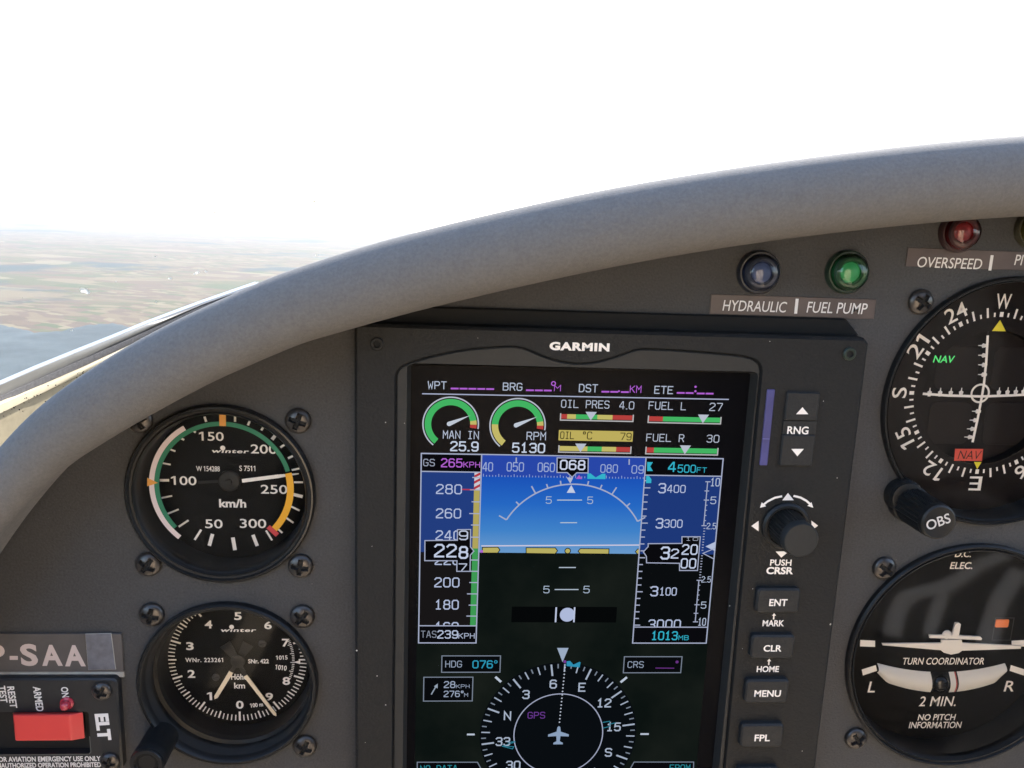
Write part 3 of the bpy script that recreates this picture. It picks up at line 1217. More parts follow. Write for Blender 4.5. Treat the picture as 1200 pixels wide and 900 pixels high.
cdi = thing('course_deviation_indicator', 'round course indicator with compass ring, white cross needles and red NAV flag', 'gauge', CDI[0], CDI[1])
b = MB()
b.lathe([(38.9, 0), (38.9, 1.4), (38.5, 2.0), (38.1, 2.0), (37.9, 1.5), (37.7, 1.5), (37.5, 1.8), (37.3, 1.2), (37.1, -8.2)], CDI, [BLACK, BLACK, GLOSSB, BLACK, BLACK, GLOSSB, BLACK, WALLB], n=112)
b.build('bezel', cdi)
HC = -7.5
cC = at(1159.0, 462.3, HC)
b = MB()
b.band(CDI, 21.6, 37.3, 0, 360, HC, DIALR, 96)
b.lathe([(21.6, HC), (21.4, HC - 3.6)], CDI, DIALR, n=72)
b.build('compass_card', cdi)
b = MB()
b.disc(CDI, 21.6, HC - 3.6, DIALR, 72)
for sx in (-1, 1):
    for sy in (-1, 1):
        c = (CDI[0] + sx * 9.4, CDI[1] + sy * 9.0)
        b.prism(rrect(c[0] - 7, c[1] - 7, c[0] + 7, c[1] + 7, 2.5), HC - 3.55, HC - 3.35, mat('cdi_quadrant', (0.013, 0.0105, 0.0105), 0.5, spec=0.15), ch=0.1)
b.build('inner_face', cdi)
b = MB()
rC = (rr(zC, 255, 810, cC, HC) + rr(zC, 861, 290, cC, HC) + rr(zD, 615, 465, cC, HC)) / 3
a0 = ang(zC, 861, 290, cC, HC)
for i in range(72):
    a = a0 - 5.0 * i
    d = Vector((math.cos(rad(a)), math.sin(rad(a))))
    if i % 6 == 0:
        r0, r1, wd_ = rC - 0.75, rC + 0.75, 1.15
    elif i % 2 == 0:
        r0, r1, wd_ = rC - 0.85, rC + 2.2, 0.66
    else:
        r0, r1, wd_ = rC - 0.75, rC + 0.55, 0.55
    b.line([(cC[0] + d.x * r0, cC[1] + d.y * r0), (cC[0] + d.x * r1, cC[1] + d.y * r1)], wd_, HC + 0.08, WHITE)
for i, s in enumerate(('W', '30', '33', 'N', '3', '6', 'E', '12', '15', 'S', '21', '24')):
    a = a0 - 30.0 * i
    rt = rC + 4.0
    p = (cC[0] + math.cos(rad(a)) * rt, cC[1] + math.sin(rad(a)) * rt)
    hw_ = {1: 2.1, 2: 3.5}[len(s)] * (1.15 if s == 'W' else 1.0)
    if s in ('S', '3', '6'):
        hw_ = 1.7
    b.text(s, p[0] - hw_, p[1] - 2.35, p[0] + hw_, p[1] + 2.35, HC + 0.08, WHITE, rot=a - 90, bold=0.006)
b.build('compass_scale', cdi, smooth=False)
YEL = mat('flag_yellow', (0.72, 0.62, 0.03), 0.5)
b = MB()
b.poly([zC(850, 308, HC), zC(797, 381, HC), zC(888, 383, HC)], HC + 0.3, YEL)
b.build('course_pointer', cdi, smooth=False)
b = MB()
b.poly([zD(604, 405, HC), zD(649, 405, HC), zD(622, 447, HC)], HC + 0.3, YEL)
b.build('course_pointer', cdi, smooth=False)
HN = HC - 1.0
b = MB()
pv_ = [at(x, y, HN) for x, y in ((1156.8, 393), (1155, 424), (1152.3, 450), (1150.0, 464), (1145.5, 488), (1139.0, 518))]
b.line(pv_, 0.78, HN + 0.3, WHITE)
b.line([at(1159.5, 378, HN), pv_[0]], 0.5, HN + 0.2, BLACK)
b.build('course_needle', cdi, smooth=False)
b = MB()
b.line([at(x, y, HN - 0.4) for x, y in ((1079, 461), (1110, 463.2), (1150, 464.3), (1185, 463), (1221, 461))], 0.78, HN, WHITE)
b.build('glideslope_needle', cdi, smooth=False)
b = MB()
HQ = HC - 2.9
ci = at(1148.6, 461.0, HQ)
b.band(ci, 2.55, 3.2, 0, 360, HQ, WHITE, 48)
dots = [(1089.4, 459.5), (1101.8, 459.5), (1114.3, 459.5), (1126.4, 459.5), (1170.7, 459), (1180.8, 458.8), (1190.5, 458.5), (1199.5, 458.3), (1208.5, 458)]
for x, y in dots:
    p = at(x, y, HQ)
    b.poly([(p[0] - 0.45, p[1] - 1.4), (p[0] + 0.45, p[1] - 1.4), (p[0] + 0.75, p[1] + 0.1), (p[0] + 0.2, p[1] + 0.5), (p[0] + 0.12, p[1] + 1.4), (p[0] - 0.12, p[1] + 1.4), (p[0] - 0.2, p[1] + 0.5), (p[0] - 0.75, p[1] + 0.1)], HQ, WHITE)
for x, y in [(1152, 405), (1152, 416.4), (1152, 427.6), (1151.6, 439), (1144.6, 482), (1141.8, 492.4), (1138.6, 502.6), (1135.6, 512.2)]:
    p = at(x, y, HQ)
    b.poly([(p[0] + 1.4, p[1] - 0.4), (p[0] + 1.4, p[1] + 0.4), (p[0] - 0.1, p[1] + 0.75), (p[0] - 0.5, p[1] + 0.2), (p[0] - 1.6, p[1] + 0.12), (p[0] - 1.6, p[1] - 0.12), (p[0] - 0.5, p[1] - 0.2), (p[0] - 0.1, p[1] - 0.75)], HQ, WHITE)
b.build('deviation_dots', cdi, smooth=False)
b = MB()
b.poly([zD(495, 329, HC), zD(659, 330, HC), zD(652, 401, HC), zD(489, 399, HC)], HC + 0.12, mat('flag_red', (0.62, 0.07, 0.045), 0.5))
zt(b, zD, 'NAV', 512, 648, 340, 390, HC, BLACK, shear=0.2, bold=-0.006, lift=0.18)
b.build('nav_flag', cdi, smooth=False)
b = MB()
zt(b, zC, 'NAV', 413, 555, 543, 591, HC, emi('#5fe87d'), shear=0.15, bold=0.012, lift=0.1)
b.build('nav_lamp', cdi, smooth=False)
cover(cdi, CDI, 37.35, 0.2)
screw(cdi, *at(1080, 354, 0.9), 0, 30)
# OBS knob on a lug
kb = at(1062, 588, 1.0)
b = MB()
b.lathe([(5.4, -0.5), (5.4, 3.4), (4.8, 4.4), (4.0, 4.6)], at(1057, 580, 1), [BLACK, GLOSSB, BLACK, BLACK], n=40, cap=True)
b.build('knob_lug', cdi)
b = MB()
N = 48
R_ = []
for hh, r, amp in ((1.0, 5.9, 0.0), (4.2, 5.9, 0.0), (4.6, 5.45, 0.22), (16.6, 5.25, 0.22)):
    R_.append([b.v(kb[0] + (r + (amp if k % 2 else -amp)) * math.cos(6.28318531 * k / N), kb[1] + (r + (amp if k % 2 else -amp)) * math.sin(6.28318531 * k / N), hh) for k in range(N)])
for q in range(3):
    for k in range(N):
        b.f((R_[q][k], R_[q][(k + 1) % N], R_[q + 1][(k + 1) % N], R_[q + 1][k]), BLACK)
b.lathe([(5.35, 16.5), (5.4, 17.2), (5.2, 18.2), (4.7, 18.6), (4.4, 18.5)], kb, BLACK, n=60, cap=True)
k = b.build('obs_knob', cdi)
b = MB()
ko = at(1099.5, 611.5, 18.7)
b.text('OBS', ko[0] - 3.6, ko[1] - 1.55, ko[0] + 3.6, ko[1] + 1.55, 18.72, mat('knob_letter', (0.55, 0.52, 0.49), 0.6), rot=22, bold=0.01)
b.build('knob_lettering', k, smooth=False)


# ------------------------------------------------------------------ turn coordinator
def zE(x, y, h):
    return at(980 + x / 3.4636, 630 + y / 3.4636, h)


tcn = thing('turn_coordinator', 'round black turn coordinator with white aeroplane bar and inclinometer tube, lower right gauge', 'gauge', TC[0], TC[1])
b = MB()
b.lathe([(39.4, 0), (39.4, 1.6), (38.9, 2.2), (38.5, 2.2), (38.2, 1.5), (37.9, 1.4), (37.6, 1.9), (37.3, 1.8), (37.0, 0.5), (36.9, -10.5)], TC, [BLACK, BLACK, GLOSSB, BLACK, GLOSSB, GLOSSB, GLOSSB, BLACK, BLACK], n=112)
b.build('bezel', tcn)
HT = -9.5
b = MB()
b.disc(TC, 37.2, HT, DIAL, 80)
b.build('dial_face', tcn, smooth=False)
ax = 434.0
for s_ in (0, 1):
    mx = (lambda x: x) if s_ == 0 else (lambda x: 2 * ax - x)
    b = MB()
    b.poly([zE(mx(97), 415, HT), zE(mx(157), 418, HT), zE(mx(157), 443, HT), zE(mx(96), 441, HT)], HT + 0.08, WHITE)
    b.build('turn_mark', tcn, smooth=False)
    b = MB()
    b.poly([zE(mx(103), 535, HT), zE(mx(160), 517, HT), zE(mx(165), 540, HT), zE(mx(108), 559, HT)], HT + 0.08, WHITE)
    b.build('turn_mark', tcn, smooth=False)
b = MB()
for s, x0, x1, y0, y1, bo in (('TURN COORDINATOR', 270, 600, 487, 515, 0.008), ('2 MIN.', 337, 486, 644, 684, 0.004), ('NO PITCH', 331, 484, 716, 741, 0.012), ('INFORMATION', 295, 508, 747, 773, 0.012),
                              ('L', 129, 158, 584, 628, 0.008), ('R', 682, 722, 581, 624, 0.008), ('ELEC.', 462, 553, 99, 127, 0.015), ('D.C.', 482, 547, 53, 79, 0.015)):
    zt(b, zE, s, x0, x1, y0, y1, HT, WARMW, bold=bo, shear=0.1, lift=0.08)
b.build('lettering', tcn, smooth=False)
TUBE = mat('tube_white', (0.66, 0.63, 0.58), 0.25)
b = MB()


def tubept(x, top):
    q = (x - 425.0) / 258.0
    return (545 - 36 * q * q) if top else (628 - 55 * q * q - (0 if abs(q) < 0.85 else 40 * (abs(q) - 0.85) / 0.15 * 0.6))


def tube(x0, x1, m, n=18, dh=0.0):
    R_ = []
    for i in range(n + 1):
        x = x0 + (x1 - x0) * i / n
        row = []
        for k in range(7):
            t = k / 6.0
            y = tubept(x, 1) * (1 - t) + tubept(x, 0) * t
            u, w = zE(x, y, HT)
            row.append(b.v(u, w, HT + 0.1 + dh + 1.3 * math.sin(math.pi * t)))
        R_.append(row)
    for i in range(n):
        for k in range(6):
            b.f((R_[i][k], R_[i][k + 1], R_[i + 1][k + 1], R_[i + 1][k]), m)


tube(165, 381, TUBE)
tube(381, 455, mat('ball_black', (0.006, 0.006, 0.006), 0.15), 8)
tube(455, 477, TUBE, 3)
tube(477, 482, mat('tube_line_red', (0.35, 0.05, 0.04), 0.4), 2)
tube(482, 488, BLACK, 2)
tube(488, 683, TUBE)
b.build('inclinometer_tube', tcn)
b = MB()
c = zE(417, 585, HT)
b.lathe([(2.9, HT + 0.8), (2.6, HT + 1.7), (1.8, HT + 2.3), (0.8, HT + 2.6)], c, mat('ball_black', (0.006, 0.006, 0.006), 0.15), n=28, cap=True)
b.build('slip_ball', tcn)
HP = HT + 3.6
PLN = mat('aeroplane_white', (0.78, 0.72, 0.64), 0.5)
b = MB()
b.prism([zE(x, y, HP) for x, y in ((187, 430), (190, 438), (425, 458), (438, 468), (467, 476), (498, 470), (512, 460), (750, 452), (752, 440), (512, 428), (510, 416), (428, 416), (426, 428))][::-1], HP - 0.5, HP, PLN, ch=0.15)
b.prism([zE(x, y, HP) for x, y in ((378, 396), (380, 408), (590, 417), (593, 410), (586, 403), (470, 396))], HP - 0.55, HP + 0.05, PLN, ch=0.15)
b.prism([zE(x, y, HP) for x, y in ((470, 398), (498, 398), (506, 352), (499, 346), (484, 346))], HP - 0.52, HP + 0.1, PLN, ch=0.1)
b.lathe([(1.6, HP - 0.6), (1.5, HP - 0.3), (0.8, HP + 0.1)], zE(452, 397, HP), PLN, n=20, cap=True)
b.build('aeroplane_bar', tcn, ang=25)
b = MB()
b.prism(rrect(*R4(1166, 725.5, 1181.5, 734.8, HT), 0.5), HT, HT + 0.4, mat('reflection_orange', (0.80, 0.20, 0.05), 0.45), ch=0.15)  # reflection in the glass, built as a framed orange plate on the dial
q = R4(1164.5, 724, 1186, 750, HT)
b.box(q[0], q[1], q[2], q[3], 0.25, HT + 0.1, WALLB)
b.build('orange_reflection', tcn, smooth=False)
cover(tcn, TC, 37.0, 0.0)
for (x, y), r_ in (((1037, 666.5), 35), ((1004, 866), 55)):
    screw(tcn, *at(x, y, 0.9), 0, r_)

# ------------------------------------------------------------------ flight display unit
HF, HS = 9.0, 5.0
fd = thing('flight_display', 'tall black flight display with glowing screen, side buttons and knob, centre of the panel', 'display', 30, -60)


def aF(x, y):
    return at(x, y, HF)


u0, u1 = aF(415, 386)[0], aF(1020, 392)[0]
wt = (aF(415, 386)[1] + aF(1010, 390)[1]) / 2
wbm = wt - 191.0
b = MB()
outer = [(u0, wbm), (u1, wbm), (u1, wt - 1.5), (u1 - 1.5, wt), (u0 + 1.0, wt), (u0, wt - 1.0)]


def bez(pts, n=6):
    return catmull([tuple(p) for p in pts], n)


eye = [(461, 452), (462, 441), (467, 431), (480, 424), (505, 416.5), (545, 408.5), (590, 404.8), (605, 405), (618, 408), (640, 417), (660, 422.5), (680, 424.5), (700, 422.5), (722, 416.5), (742, 409.5), (757, 407.5),
       (800, 409.5), (850, 413.5), (876, 417), (888, 422), (893.5, 431), (893, 445)]
eyemm = [aF(x, y) for x, y in catmull([tuple(map(float, p)) for p in eye], 4)]
uL, uR = aF(461, 600)[0], aF(881.5, 600)[0]
eyemm = [(max(uL, min(uR, p[0])), p[1]) for p in eyemm]
wlow = wbm + 14.0
inner = [(uL, wlow + 3), (uL + 3, wlow), (uR - 3, wlow), (uR, wlow + 3)] + eyemm[::-1]


# front face with the recess cut out
def fill_ring(mb, out, inn, h, m):
    bm_ = bmesh.new()
    es = []
    for ps in (out, inn):
        vs2 = [bm_.verts.new((p[0], p[1], 0)) for p in ps]
        es += [bm_.edges.new((vs2[i], vs2[(i + 1) % len(vs2)])) for i in range(len(vs2))]
    bmesh.ops.triangle_fill(bm_, use_beauty=True, use_dissolve=False, edges=es)
    bm_.verts.index_update()
    base = len(mb.V)
    for v in bm_.verts:
        mb.V.append(vec(v.co.x, v.co.y, h))
    for f in bm_.faces:
        ids_ = [v.index + base for v in f.verts]
        a, c, d = [f.verts[i].co for i in range(3)]
        if (c.x - a.x) * (d.y - a.y) - (d.x - a.x) * (c.y - a.y) < 0:
            ids_ = ids_[::-1]
        mb.f(ids_, m)
    bm_.free()


def wallring(mb, pa, ha, pb_, hb, m):
    A_ = [mb.v(p[0], p[1], ha) for p in pa]
    B_ = [mb.v(p[0], p[1], hb) for p in pb_]
    for i in range(len(pa)):
        j = (i + 1) % len(pa)
        mb.f((A_[i], A_[j], B_[j], B_[i]), m)


oi = inset(outer, 0.8)
fill_ring(b, oi, inner, HF, UNIT)
wallring(b, outer, HF - 0.8, oi, HF, UNIT)
wallring(b, outer, 0.0, outer, HF - 0.8, UNIT)
b.build('housing', fd, ang=30)
b = MB()
b.prism([(u0 - 0.6, wbm), (u1 + 0.3, wbm), (u1 + 0.3, wt), (u1 - 4.0, wt + 4.5), (u0 - 0.6, wt + 4.5)], 0.02, 1.8, UNITD, ch=0.4)
b.build('dark_back_plate', fd, smooth=False)  # dark plate added behind the unit, reaching a little above its top
b = MB()
# groove line round the recess, then the sloping inner frame, then the black glass border
g1 = inset(inner, 0.55)
g2 = inset(inner, 0.9)
wallring(b, inner, HF, g1, HF - 0.9, UNITD)
wallring(b, g1, HF - 0.9, g2, HF - 0.5, UNITF)
sx0, sx1 = at(480.5, 560, HS)[0], at(867.5, 560, HS)[0]
sw1 = at(680, 432, HS)[1]
sw0 = sw1 - 147.0
scr = rrect(sx0, sw0, sx1, sw1, 0.6, 2)
fill_ring(b, g2, inset(scr, -1.0), HF - 0.5, UNITF)
wallring(b, inset(scr, -1.0), HF - 0.5, scr, HS - 0.05, UNITF)
b.build('screen_frame', fd, ang=30)
SCRM = mat('screen_glass_black', (0.003, 0.003, 0.004), 0.2, spec=0.03)
b = MB()
b.rect(sx0 - 0.3, sw0 - 0.3, sx1 + 0.3, sw1 + 0.3, HS, SCRM)
screen = b.build('screen', fd, smooth=False)

# ---- screen graphics (all lit pixels)
LY = 0.03
cw, cm, cg, cy, cr, cc = TEXTW, emi('#b565d6'), emi('#45b865'), emi('#c8bd6c'), emi('#b8423f'), emi('#35b7d0')
ck = emi('#0b0b0f')
line_c = emi('#aab2cc')


def S(x, y):
    return at(x, y, HS)


GL = {
 '0': ['.9,0 3.1,0 4,.9 4,5.1 3.1,6 .9,6 0,5.1 0,.9 c'], '1': ['.8,4.8 2,6 2,0', '.7,0 3.3,0'],
 '2': ['0,5 .9,6 3.1,6 4,5.1 4,4 0,.8 0,0 4,0'], '3': ['0,5.2 .8,6 3.2,6 4,5.2 4,3.9 3.2,3.15 1.4,3.15', '3.2,3.15 4,2.3 4,.8 3.2,0 .8,0 0,.8'],
 '4': ['3,0 3,6 2.5,6 0,2.2 0,1.6 4,1.6'], '5': ['3.8,6 .3,6 .1,3.2 .9,3.6 3.1,3.6 4,2.8 4,.9 3.1,0 .9,0 0,.8'],
 '6': ['3.8,5.3 3.1,6 .9,6 0,5.1 0,.9 .9,0 3.1,0 4,.9 4,2.6 3.1,3.5 .9,3.5 0,2.8'], '7': ['0,6 4,6 4,5.2 1.5,0'],
 '8': ['.9,0 3.1,0 4,.9 4,2.4 3.2,3.2 .8,3.2 0,2.4 0,.9 c', '.8,3.2 .2,3.9 .2,5.2 1,6 3,6 3.8,5.2 3.8,3.9 3.2,3.2'],
 '9': ['.2,.7 .9,0 3.1,0 4,.9 4,5.1 3.1,6 .9,6 0,5.1 0,3.4 .9,2.5 3.1,2.5 4,3.2'],
 'A': ['0,0 1.7,6 2.3,6 4,0', '.6,2 3.4,2'], 'B': ['0,0 0,6 3,6 3.8,5.3 3.8,3.9 3,3.2 0,3.2', '3,3.2 4,2.4 4,.8 3.1,0 0,0'],
 'C': ['4,5 3.1,6 .9,6 0,5.1 0,.9 .9,0 3.1,0 4,1'], 'D': ['0,0 0,6 2.8,6 4,4.8 4,1.2 2.8,0 c'], 'E': ['4,6 0,6 0,0 4,0', '0,3.1 3.2,3.1'],
 'F': ['4,6 0,6 0,0', '0,3.1 3.2,3.1'], 'G': ['4,5 3.1,6 .9,6 0,5.1 0,.9 .9,0 3.1,0 4,.9 4,2.8 2.2,2.8'], 'H': ['0,0 0,6', '4,0 4,6', '0,3.1 4,3.1'],
 'I': ['.7,6 3.3,6', '2,6 2,0', '.7,0 3.3,0'], 'K': ['0,0 0,6', '4,6 .4,2.9', '1.2,3.6 4,0'], 'L': ['0,6 0,0 4,0'], 'M': ['0,0 0,6 2,2.8 4,6 4,0'],
 'N': ['0,0 0,6 4,0 4,6'], 'O': ['.9,0 3.1,0 4,.9 4,5.1 3.1,6 .9,6 0,5.1 0,.9 c'], 'P': ['0,0 0,6 3.1,6 4,5.1 4,3.7 3.1,2.8 0,2.8'],
 'R': ['0,0 0,6 3.1,6 4,5.1 4,3.8 3.1,2.9 0,2.9', '2.3,2.9 4,0'], 'S': ['4,5.2 3.2,6 .8,6 0,5.2 0,3.9 .8,3.2 3.2,2.9 4,2.2 4,.8 3.2,0 .8,0 0,.8'],
 'T': ['0,6 4,6', '2,6 2,0'], 'U': ['0,6 0,.9 .9,0 3.1,0 4,.9 4,6'], 'W': ['0,6 .8,0 2,3.6 3.2,0 4,6'], '\u00b0': ['.5,4.2 1.7,4.2 2,4.6 2,5.6 1.7,6 .5,6 .2,5.6 .2,4.6 c'],
 '.': ['.1,0 .75,0'], ' ': []}
GW = {'.': 0.9, '\u00b0': 2.2}


def mono(mb, s, u0, w0, u1, w1, h, m, wt):
    """screen lettering drawn as even strokes on a cell grid"""
    adv = []
    x = 0.0
    for ch in s:
        adv.append(x)
        x += GW.get(ch, 4.0) + 1.75
    tot = x - 1.75
    k0 = (w1 - w0) / (6.0 + wt)
    st = wt * k0
    kx = (u1 - u0 - st) / tot
    for ch, a in zip(s, adv):
        for n_, stro in enumerate(GL[ch]):
            pts = stro.split()
            cl = pts[-1] == 'c'
            pts = [tuple(map(float, p.split(','))) for p in (pts[:-1] if cl else pts)]
            P = [(u0 + st / 2 + (a + p[0]) * kx, w0 + st / 2 + p[1] * k0) for p in pts]
            if not cl:
                for e0, e1 in ((0, 1), (-1, -2)):
                    d = Vector((P[e0][0] - P[e1][0], P[e0][1] - P[e1][1])).normalized() * st * 0.42
                    P[e0] = (P[e0][0] + d.x, P[e0][1] + d.y)
            mb.line(P, st, h + 0.002 * n_, m, cl)


def stext(mb, s, x0, x1, y0, y1, m=None, ly=3, bold=0.01):
    q = R4(x0, y0, x1, y1, HS)
    mono(mb, s, *q, HS + LY * ly, m or cw, 0.70 + bold * 15)


def spoly(mb, pts, m, ly=2):
    mb.poly([S(*p) for p in pts], HS + LY * ly, m)


def sline(mb, pts, wpx, m, ly=3, closed=False):
    mb.line([S(*p) for p in pts], wpx * mpp(660, 600, HS), HS + LY * ly, m, closed)


def srect(mb, x0, y0, x1, y1, m, ly=1):
    mb.rect(*R4(x0, y0, x1, y1, HS), HS + LY * ly, m)


def sbox(mb, x0, y0, x1, y1, m=None, ly=3, wpx=1.4):
    mb.box(*R4(x0, y0, x1, y1, HS), wpx * mpp(660, 600, HS), HS + LY * ly, m or line_c)


# lit ground picture behind everything
mg = bpy.data.materials.new('lit_terrain')
mg.use_nodes = True
t = mg.node_tree
t.nodes.remove(t.nodes['Principled BSDF'])
e = t.nodes.new('ShaderNodeEmission')
nz = t.nodes.new('ShaderNodeTexNoise')
nz.inputs['Scale'].default_value = 45
nz.inputs['Detail'].default_value = 5
tc_ = t.nodes.new('ShaderNodeTexCoord')
cr_ = t.nodes.new('ShaderNodeValToRGB')
cr_.color_ramp.elements[0].position = 0.35
cr_.color_ramp.elements[0].color = lin('#0e1513')
cr_.color_ramp.elements[1].position = 0.72
cr_.color_ramp.elements[1].color = lin('#1d221e')
t.links.new(tc_.outputs['Object'], nz.inputs['Vector'])
t.links.new(nz.outputs['Fac'], cr_.inputs[0])
t.links.new(cr_.outputs[0], e.inputs['Color'])
e.inputs['Strength'].default_value = EM * 0.9
t.links.new(e.outputs[0], t.nodes['Material Output'].inputs['Surface'])
L0, R0 = -26.1 * 1.0, 0
uA0 = at(493.8, 531, HS)[0]
uA1 = at(847.3, 536.7, HS)[0]
uT1 = at(564.5, 532, HS)[0]
uT2 = at(757, 534.3, HS)[0]
wTop = at(670, 534.3, HS)[1]
wTp = at(528, 531.7, HS)[1]
wHz = at(665, 648.3, HS)[1]
wBt = at(526, 753, HS)[1]
b = MB()
b.rect(uA0 - 0.6, sw0 + 1.5, uA1 + 0.6, wHz, HS + LY * 0.5, mg)
# blue gradient
ms = bpy.data.materials.new('lit_screen_sky')
ms.use_nodes = True
t = ms.node_tree
t.nodes.remove(t.nodes['Principled BSDF'])
e = t.nodes.new('ShaderNodeEmission')
tc_ = t.nodes.new('ShaderNodeTexCoord')
sp = t.nodes.new('ShaderNodeSeparateXYZ')
mr = t.nodes.new('ShaderNodeMapRange')
cr_ = t.nodes.new('ShaderNodeValToRGB')
offz = parent_origin(fd).z
mr.inputs['From Min'].default_value = wHz * 0.001 - offz
mr.inputs['From Max'].default_value = at(660, 560, HS)[1] * 0.001 - offz
el = cr_.color_ramp.elements
el[0].position, el[0].color = 0.0, lin('#6d9fd2')
el[1].position, el[1].color = 1.0, lin('#1c55bd')
x_ = el.new(0.30)
x_.color = lin('#4286cf')
x_ = el.new(0.65)
x_.color = lin('#276bc9')
t.links.new(tc_.outputs['Object'], sp.inputs[0])
t.links.new(sp.outputs['Z'], mr.inputs['Value'])
t.links.new(mr.outputs[0], cr_.inputs[0])
t.links.new(cr_.outputs[0], e.inputs['Color'])
e.inputs['Strength'].default_value = EM
t.links.new(e.outputs[0], t.nodes['Material Output'].inputs['Surface'])
b.rect(uT1, wHz, uT2, wTop, HS + LY * 0.6, ms)
wHd = at(660, 559.5, HS)[1]
b.rect(uT1, wHd, uT2, wTop, HS + LY * 0.9, emi('#2a49ad'))
b.line([(uA0, wTp), (uA1, wTp - 0.05)], 0.35, HS + LY * 4, line_c)
# heading strip
for s, x0, x1, y0, y1 in (('40', 565.5, 577.8, 541.5, 552.3), ('050', 593.7, 614, 541.5, 552.5), ('060', 630, 650.3, 542, 553), ('080', 703.5, 724, 544, 554), ('09', 740, 754.5, 545, 555)):
    stext(b, s, x0, x1, y0, y1, emi('#9fb0da'), 3, 0.0)
for x in (605, 737.3):
    sline(b, [(x, 536 + (x - 600) * .015), (x - 0.1, 542.5 + (x - 600) * .015)], 1.5, line_c, 3)
for i in range(53):
    x = 566.5 + i * 3.6
    if x > 754:
        break
    y = 558.4 + (x - 566) * 0.015
    sline(b, [(x, y), (x, y - (3.4 if i % 5 == 0 else 2.0))], 0.9, emi('#8fa5d8'), 3)
sb_ = [(652.8, 536.3), (689.3, 536.9), (689, 554), (675.8, 553.8), (670.3, 559.0), (664.7, 553.6), (652.6, 553.5)]
spoly(b, sb_, ck, 5)
sline(b, sb_, 1.2, line_c, 6, True)
stext(b, '068', 656, 686, 538.6, 550.6, emi('#d3dbf2'), 7, 0.02)
spoly(b, [(674.8, 561.0), (678.6, 556.5), (682.3, 561.2)], emi('#b45fc4'), 4)
spoly(b, [(688.3, 554.6), (692, 554.6), (698, 559.4), (705.5, 555), (709.5, 555), (709.4, 561.4), (688.2, 561.0)], cc, 4)
# roll arc
cA = S(668.4, 651.8)
rA = math.hypot(S(669.4, 567.3)[0] - cA[0], S(669.4, 567.3)[1] - cA[1])
aw = 0.42
b.band(cA, rA - aw / 2, rA + aw / 2, 30, 150, HS + LY * 3, line_c, 60)
for a in (60, 45, 30, 20, 10, -10, -20, -30, -45, -60):
    ln = 2.6 if abs(a) in (30, 60) else 1.35
    d = (math.sin(rad(a)), math.cos(rad(a)))
    b.line([(cA[0] + d[0] * rA, cA[1] + d[1] * rA), (cA[0] + d[0] * (rA + ln), cA[1] + d[1] * (rA + ln))], aw, HS + LY * 3.2, line_c)
spoly(b, [(664.0, 559.3), (671.6, 559.4), (668.3, 566.6)], emi('#b9bfd4'), 6)
spoly(b, [(664, 577.3), (674.2, 577.4), (669.4, 568.2)], emi('#c9d2e8'), 5)
for x0, x1, y in ((652.8, 682, 585.9), (656.4, 676.2, 612.4), (655, 674.8, 664.9), (650, 677.9, 690.7)):
    sline(b, [(x0, y), (x1, y)], 1.2, emi('#b9c8d8'), 3)
for x0, x1, y0, y1 in ((639.5, 646.5, 581.6, 590.2), (688, 695, 581.8, 590.4), (636.6, 644, 686.4, 695), (683.5, 691, 686.4, 695)):
    stext(b, '5', x0, x1, y0, y1, emi('#aebfd4'), 3, 0.0)
sline(b, [(564, 639.6), (749.5, 638.6)], 1.5, emi('#d3cfe4'), 3)
gy = emi('#bdb365')
for pts in ([(565.3, 641.2), (583.5, 641.0), (585.8, 644.2), (583.2, 647.8), (565, 647.8)], [(616.5, 641.6), (650.8, 641.8), (653.3, 645.2), (650.5, 648.8), (616.5, 648.2)],
            [(677.3, 645.8), (680, 642.6), (713.6, 643), (713.3, 649), (680, 648.6)], [(744.5, 646.4), (747, 643.2), (750, 643.2), (749.6, 649.2), (747, 649.2)]):
    spoly(b, pts, gy, 4)
    sline(b, pts, 1.0, ck, 5, True)
c = S(665.2, 645.4)
b.disc(c, 0.98, HS + LY * 4, ck, 24)
b.disc(c, 0.72, HS + LY * 5, gy, 24)
# slip indicator
srect(b, 599.5, 711, 722.5, 729.3, emi('#060809'), 1)
b.disc(S(664.8, 720.2), 2.3, HS + LY * 3, emi('#b3bfe0'), 36)
srect(b, 650.5, 711.5, 652.3, 729, emi('#c3cde8'), 3)
srect(b, 672, 711.5, 673.8, 729, emi('#c3cde8'), 3)
spoly(b, [(562.8, 644.5), (566, 644.5), (566, 647.3), (562.8, 647.3)], cm, 6)
b.build('attitude_view', screen, smooth=False)

# ---- data bar
b = MB()
for s, x0, x1, y0, y1 in (('WPT', 501.2, 523.4, 446.6, 456), ('BRG', 589.2, 612.2, 448.4, 457.8), ('DST', 678.3, 700.6, 450.0, 459.7), ('ETE', 766.7, 788.8, 452.2, 461.6)):
    stext(b, s, x0, x1, y0, y1, emi('#b4bfd2'), 3, 0.008)
for x0, n, y in ((528.2, 5, 455.2), (616.4, 3, 457.2), (704.8, 2, 458.9), (727.5, 1, 459.3), (793, 2, 460.3), (816.4, 2, 461)):
    for i in range(n):
        sline(b, [(x0 + i * 10.4, y + i * .15), (x0 + i * 10.4 + 9.2, y + i * .15 + .12)], 1.9, cm, 3)
c = S(648.6, 449.4)
b.band(c, 0.42, 0.72, 0, 360, HS + LY * 3, cm, 20)
stext(b, 'M', 649.3, 657.2, 451, 458.4, cm, 3, 0.0)
stext(b, 'KM', 738, 751.6, 451.8, 460.3, cm, 3, 0.0)
b.disc(S(725.3, 458.3), 0.28, HS + LY * 3, cm, 12)
b.disc(S(815, 453.2), 0.34, HS + LY * 3, cm, 12)
b.disc(S(814.8, 458.4), 0.34, HS + LY * 3, cm, 12)
sline(b, [(494.7, 461.3), (854, 468.0)], 1.3, line_c, 3)
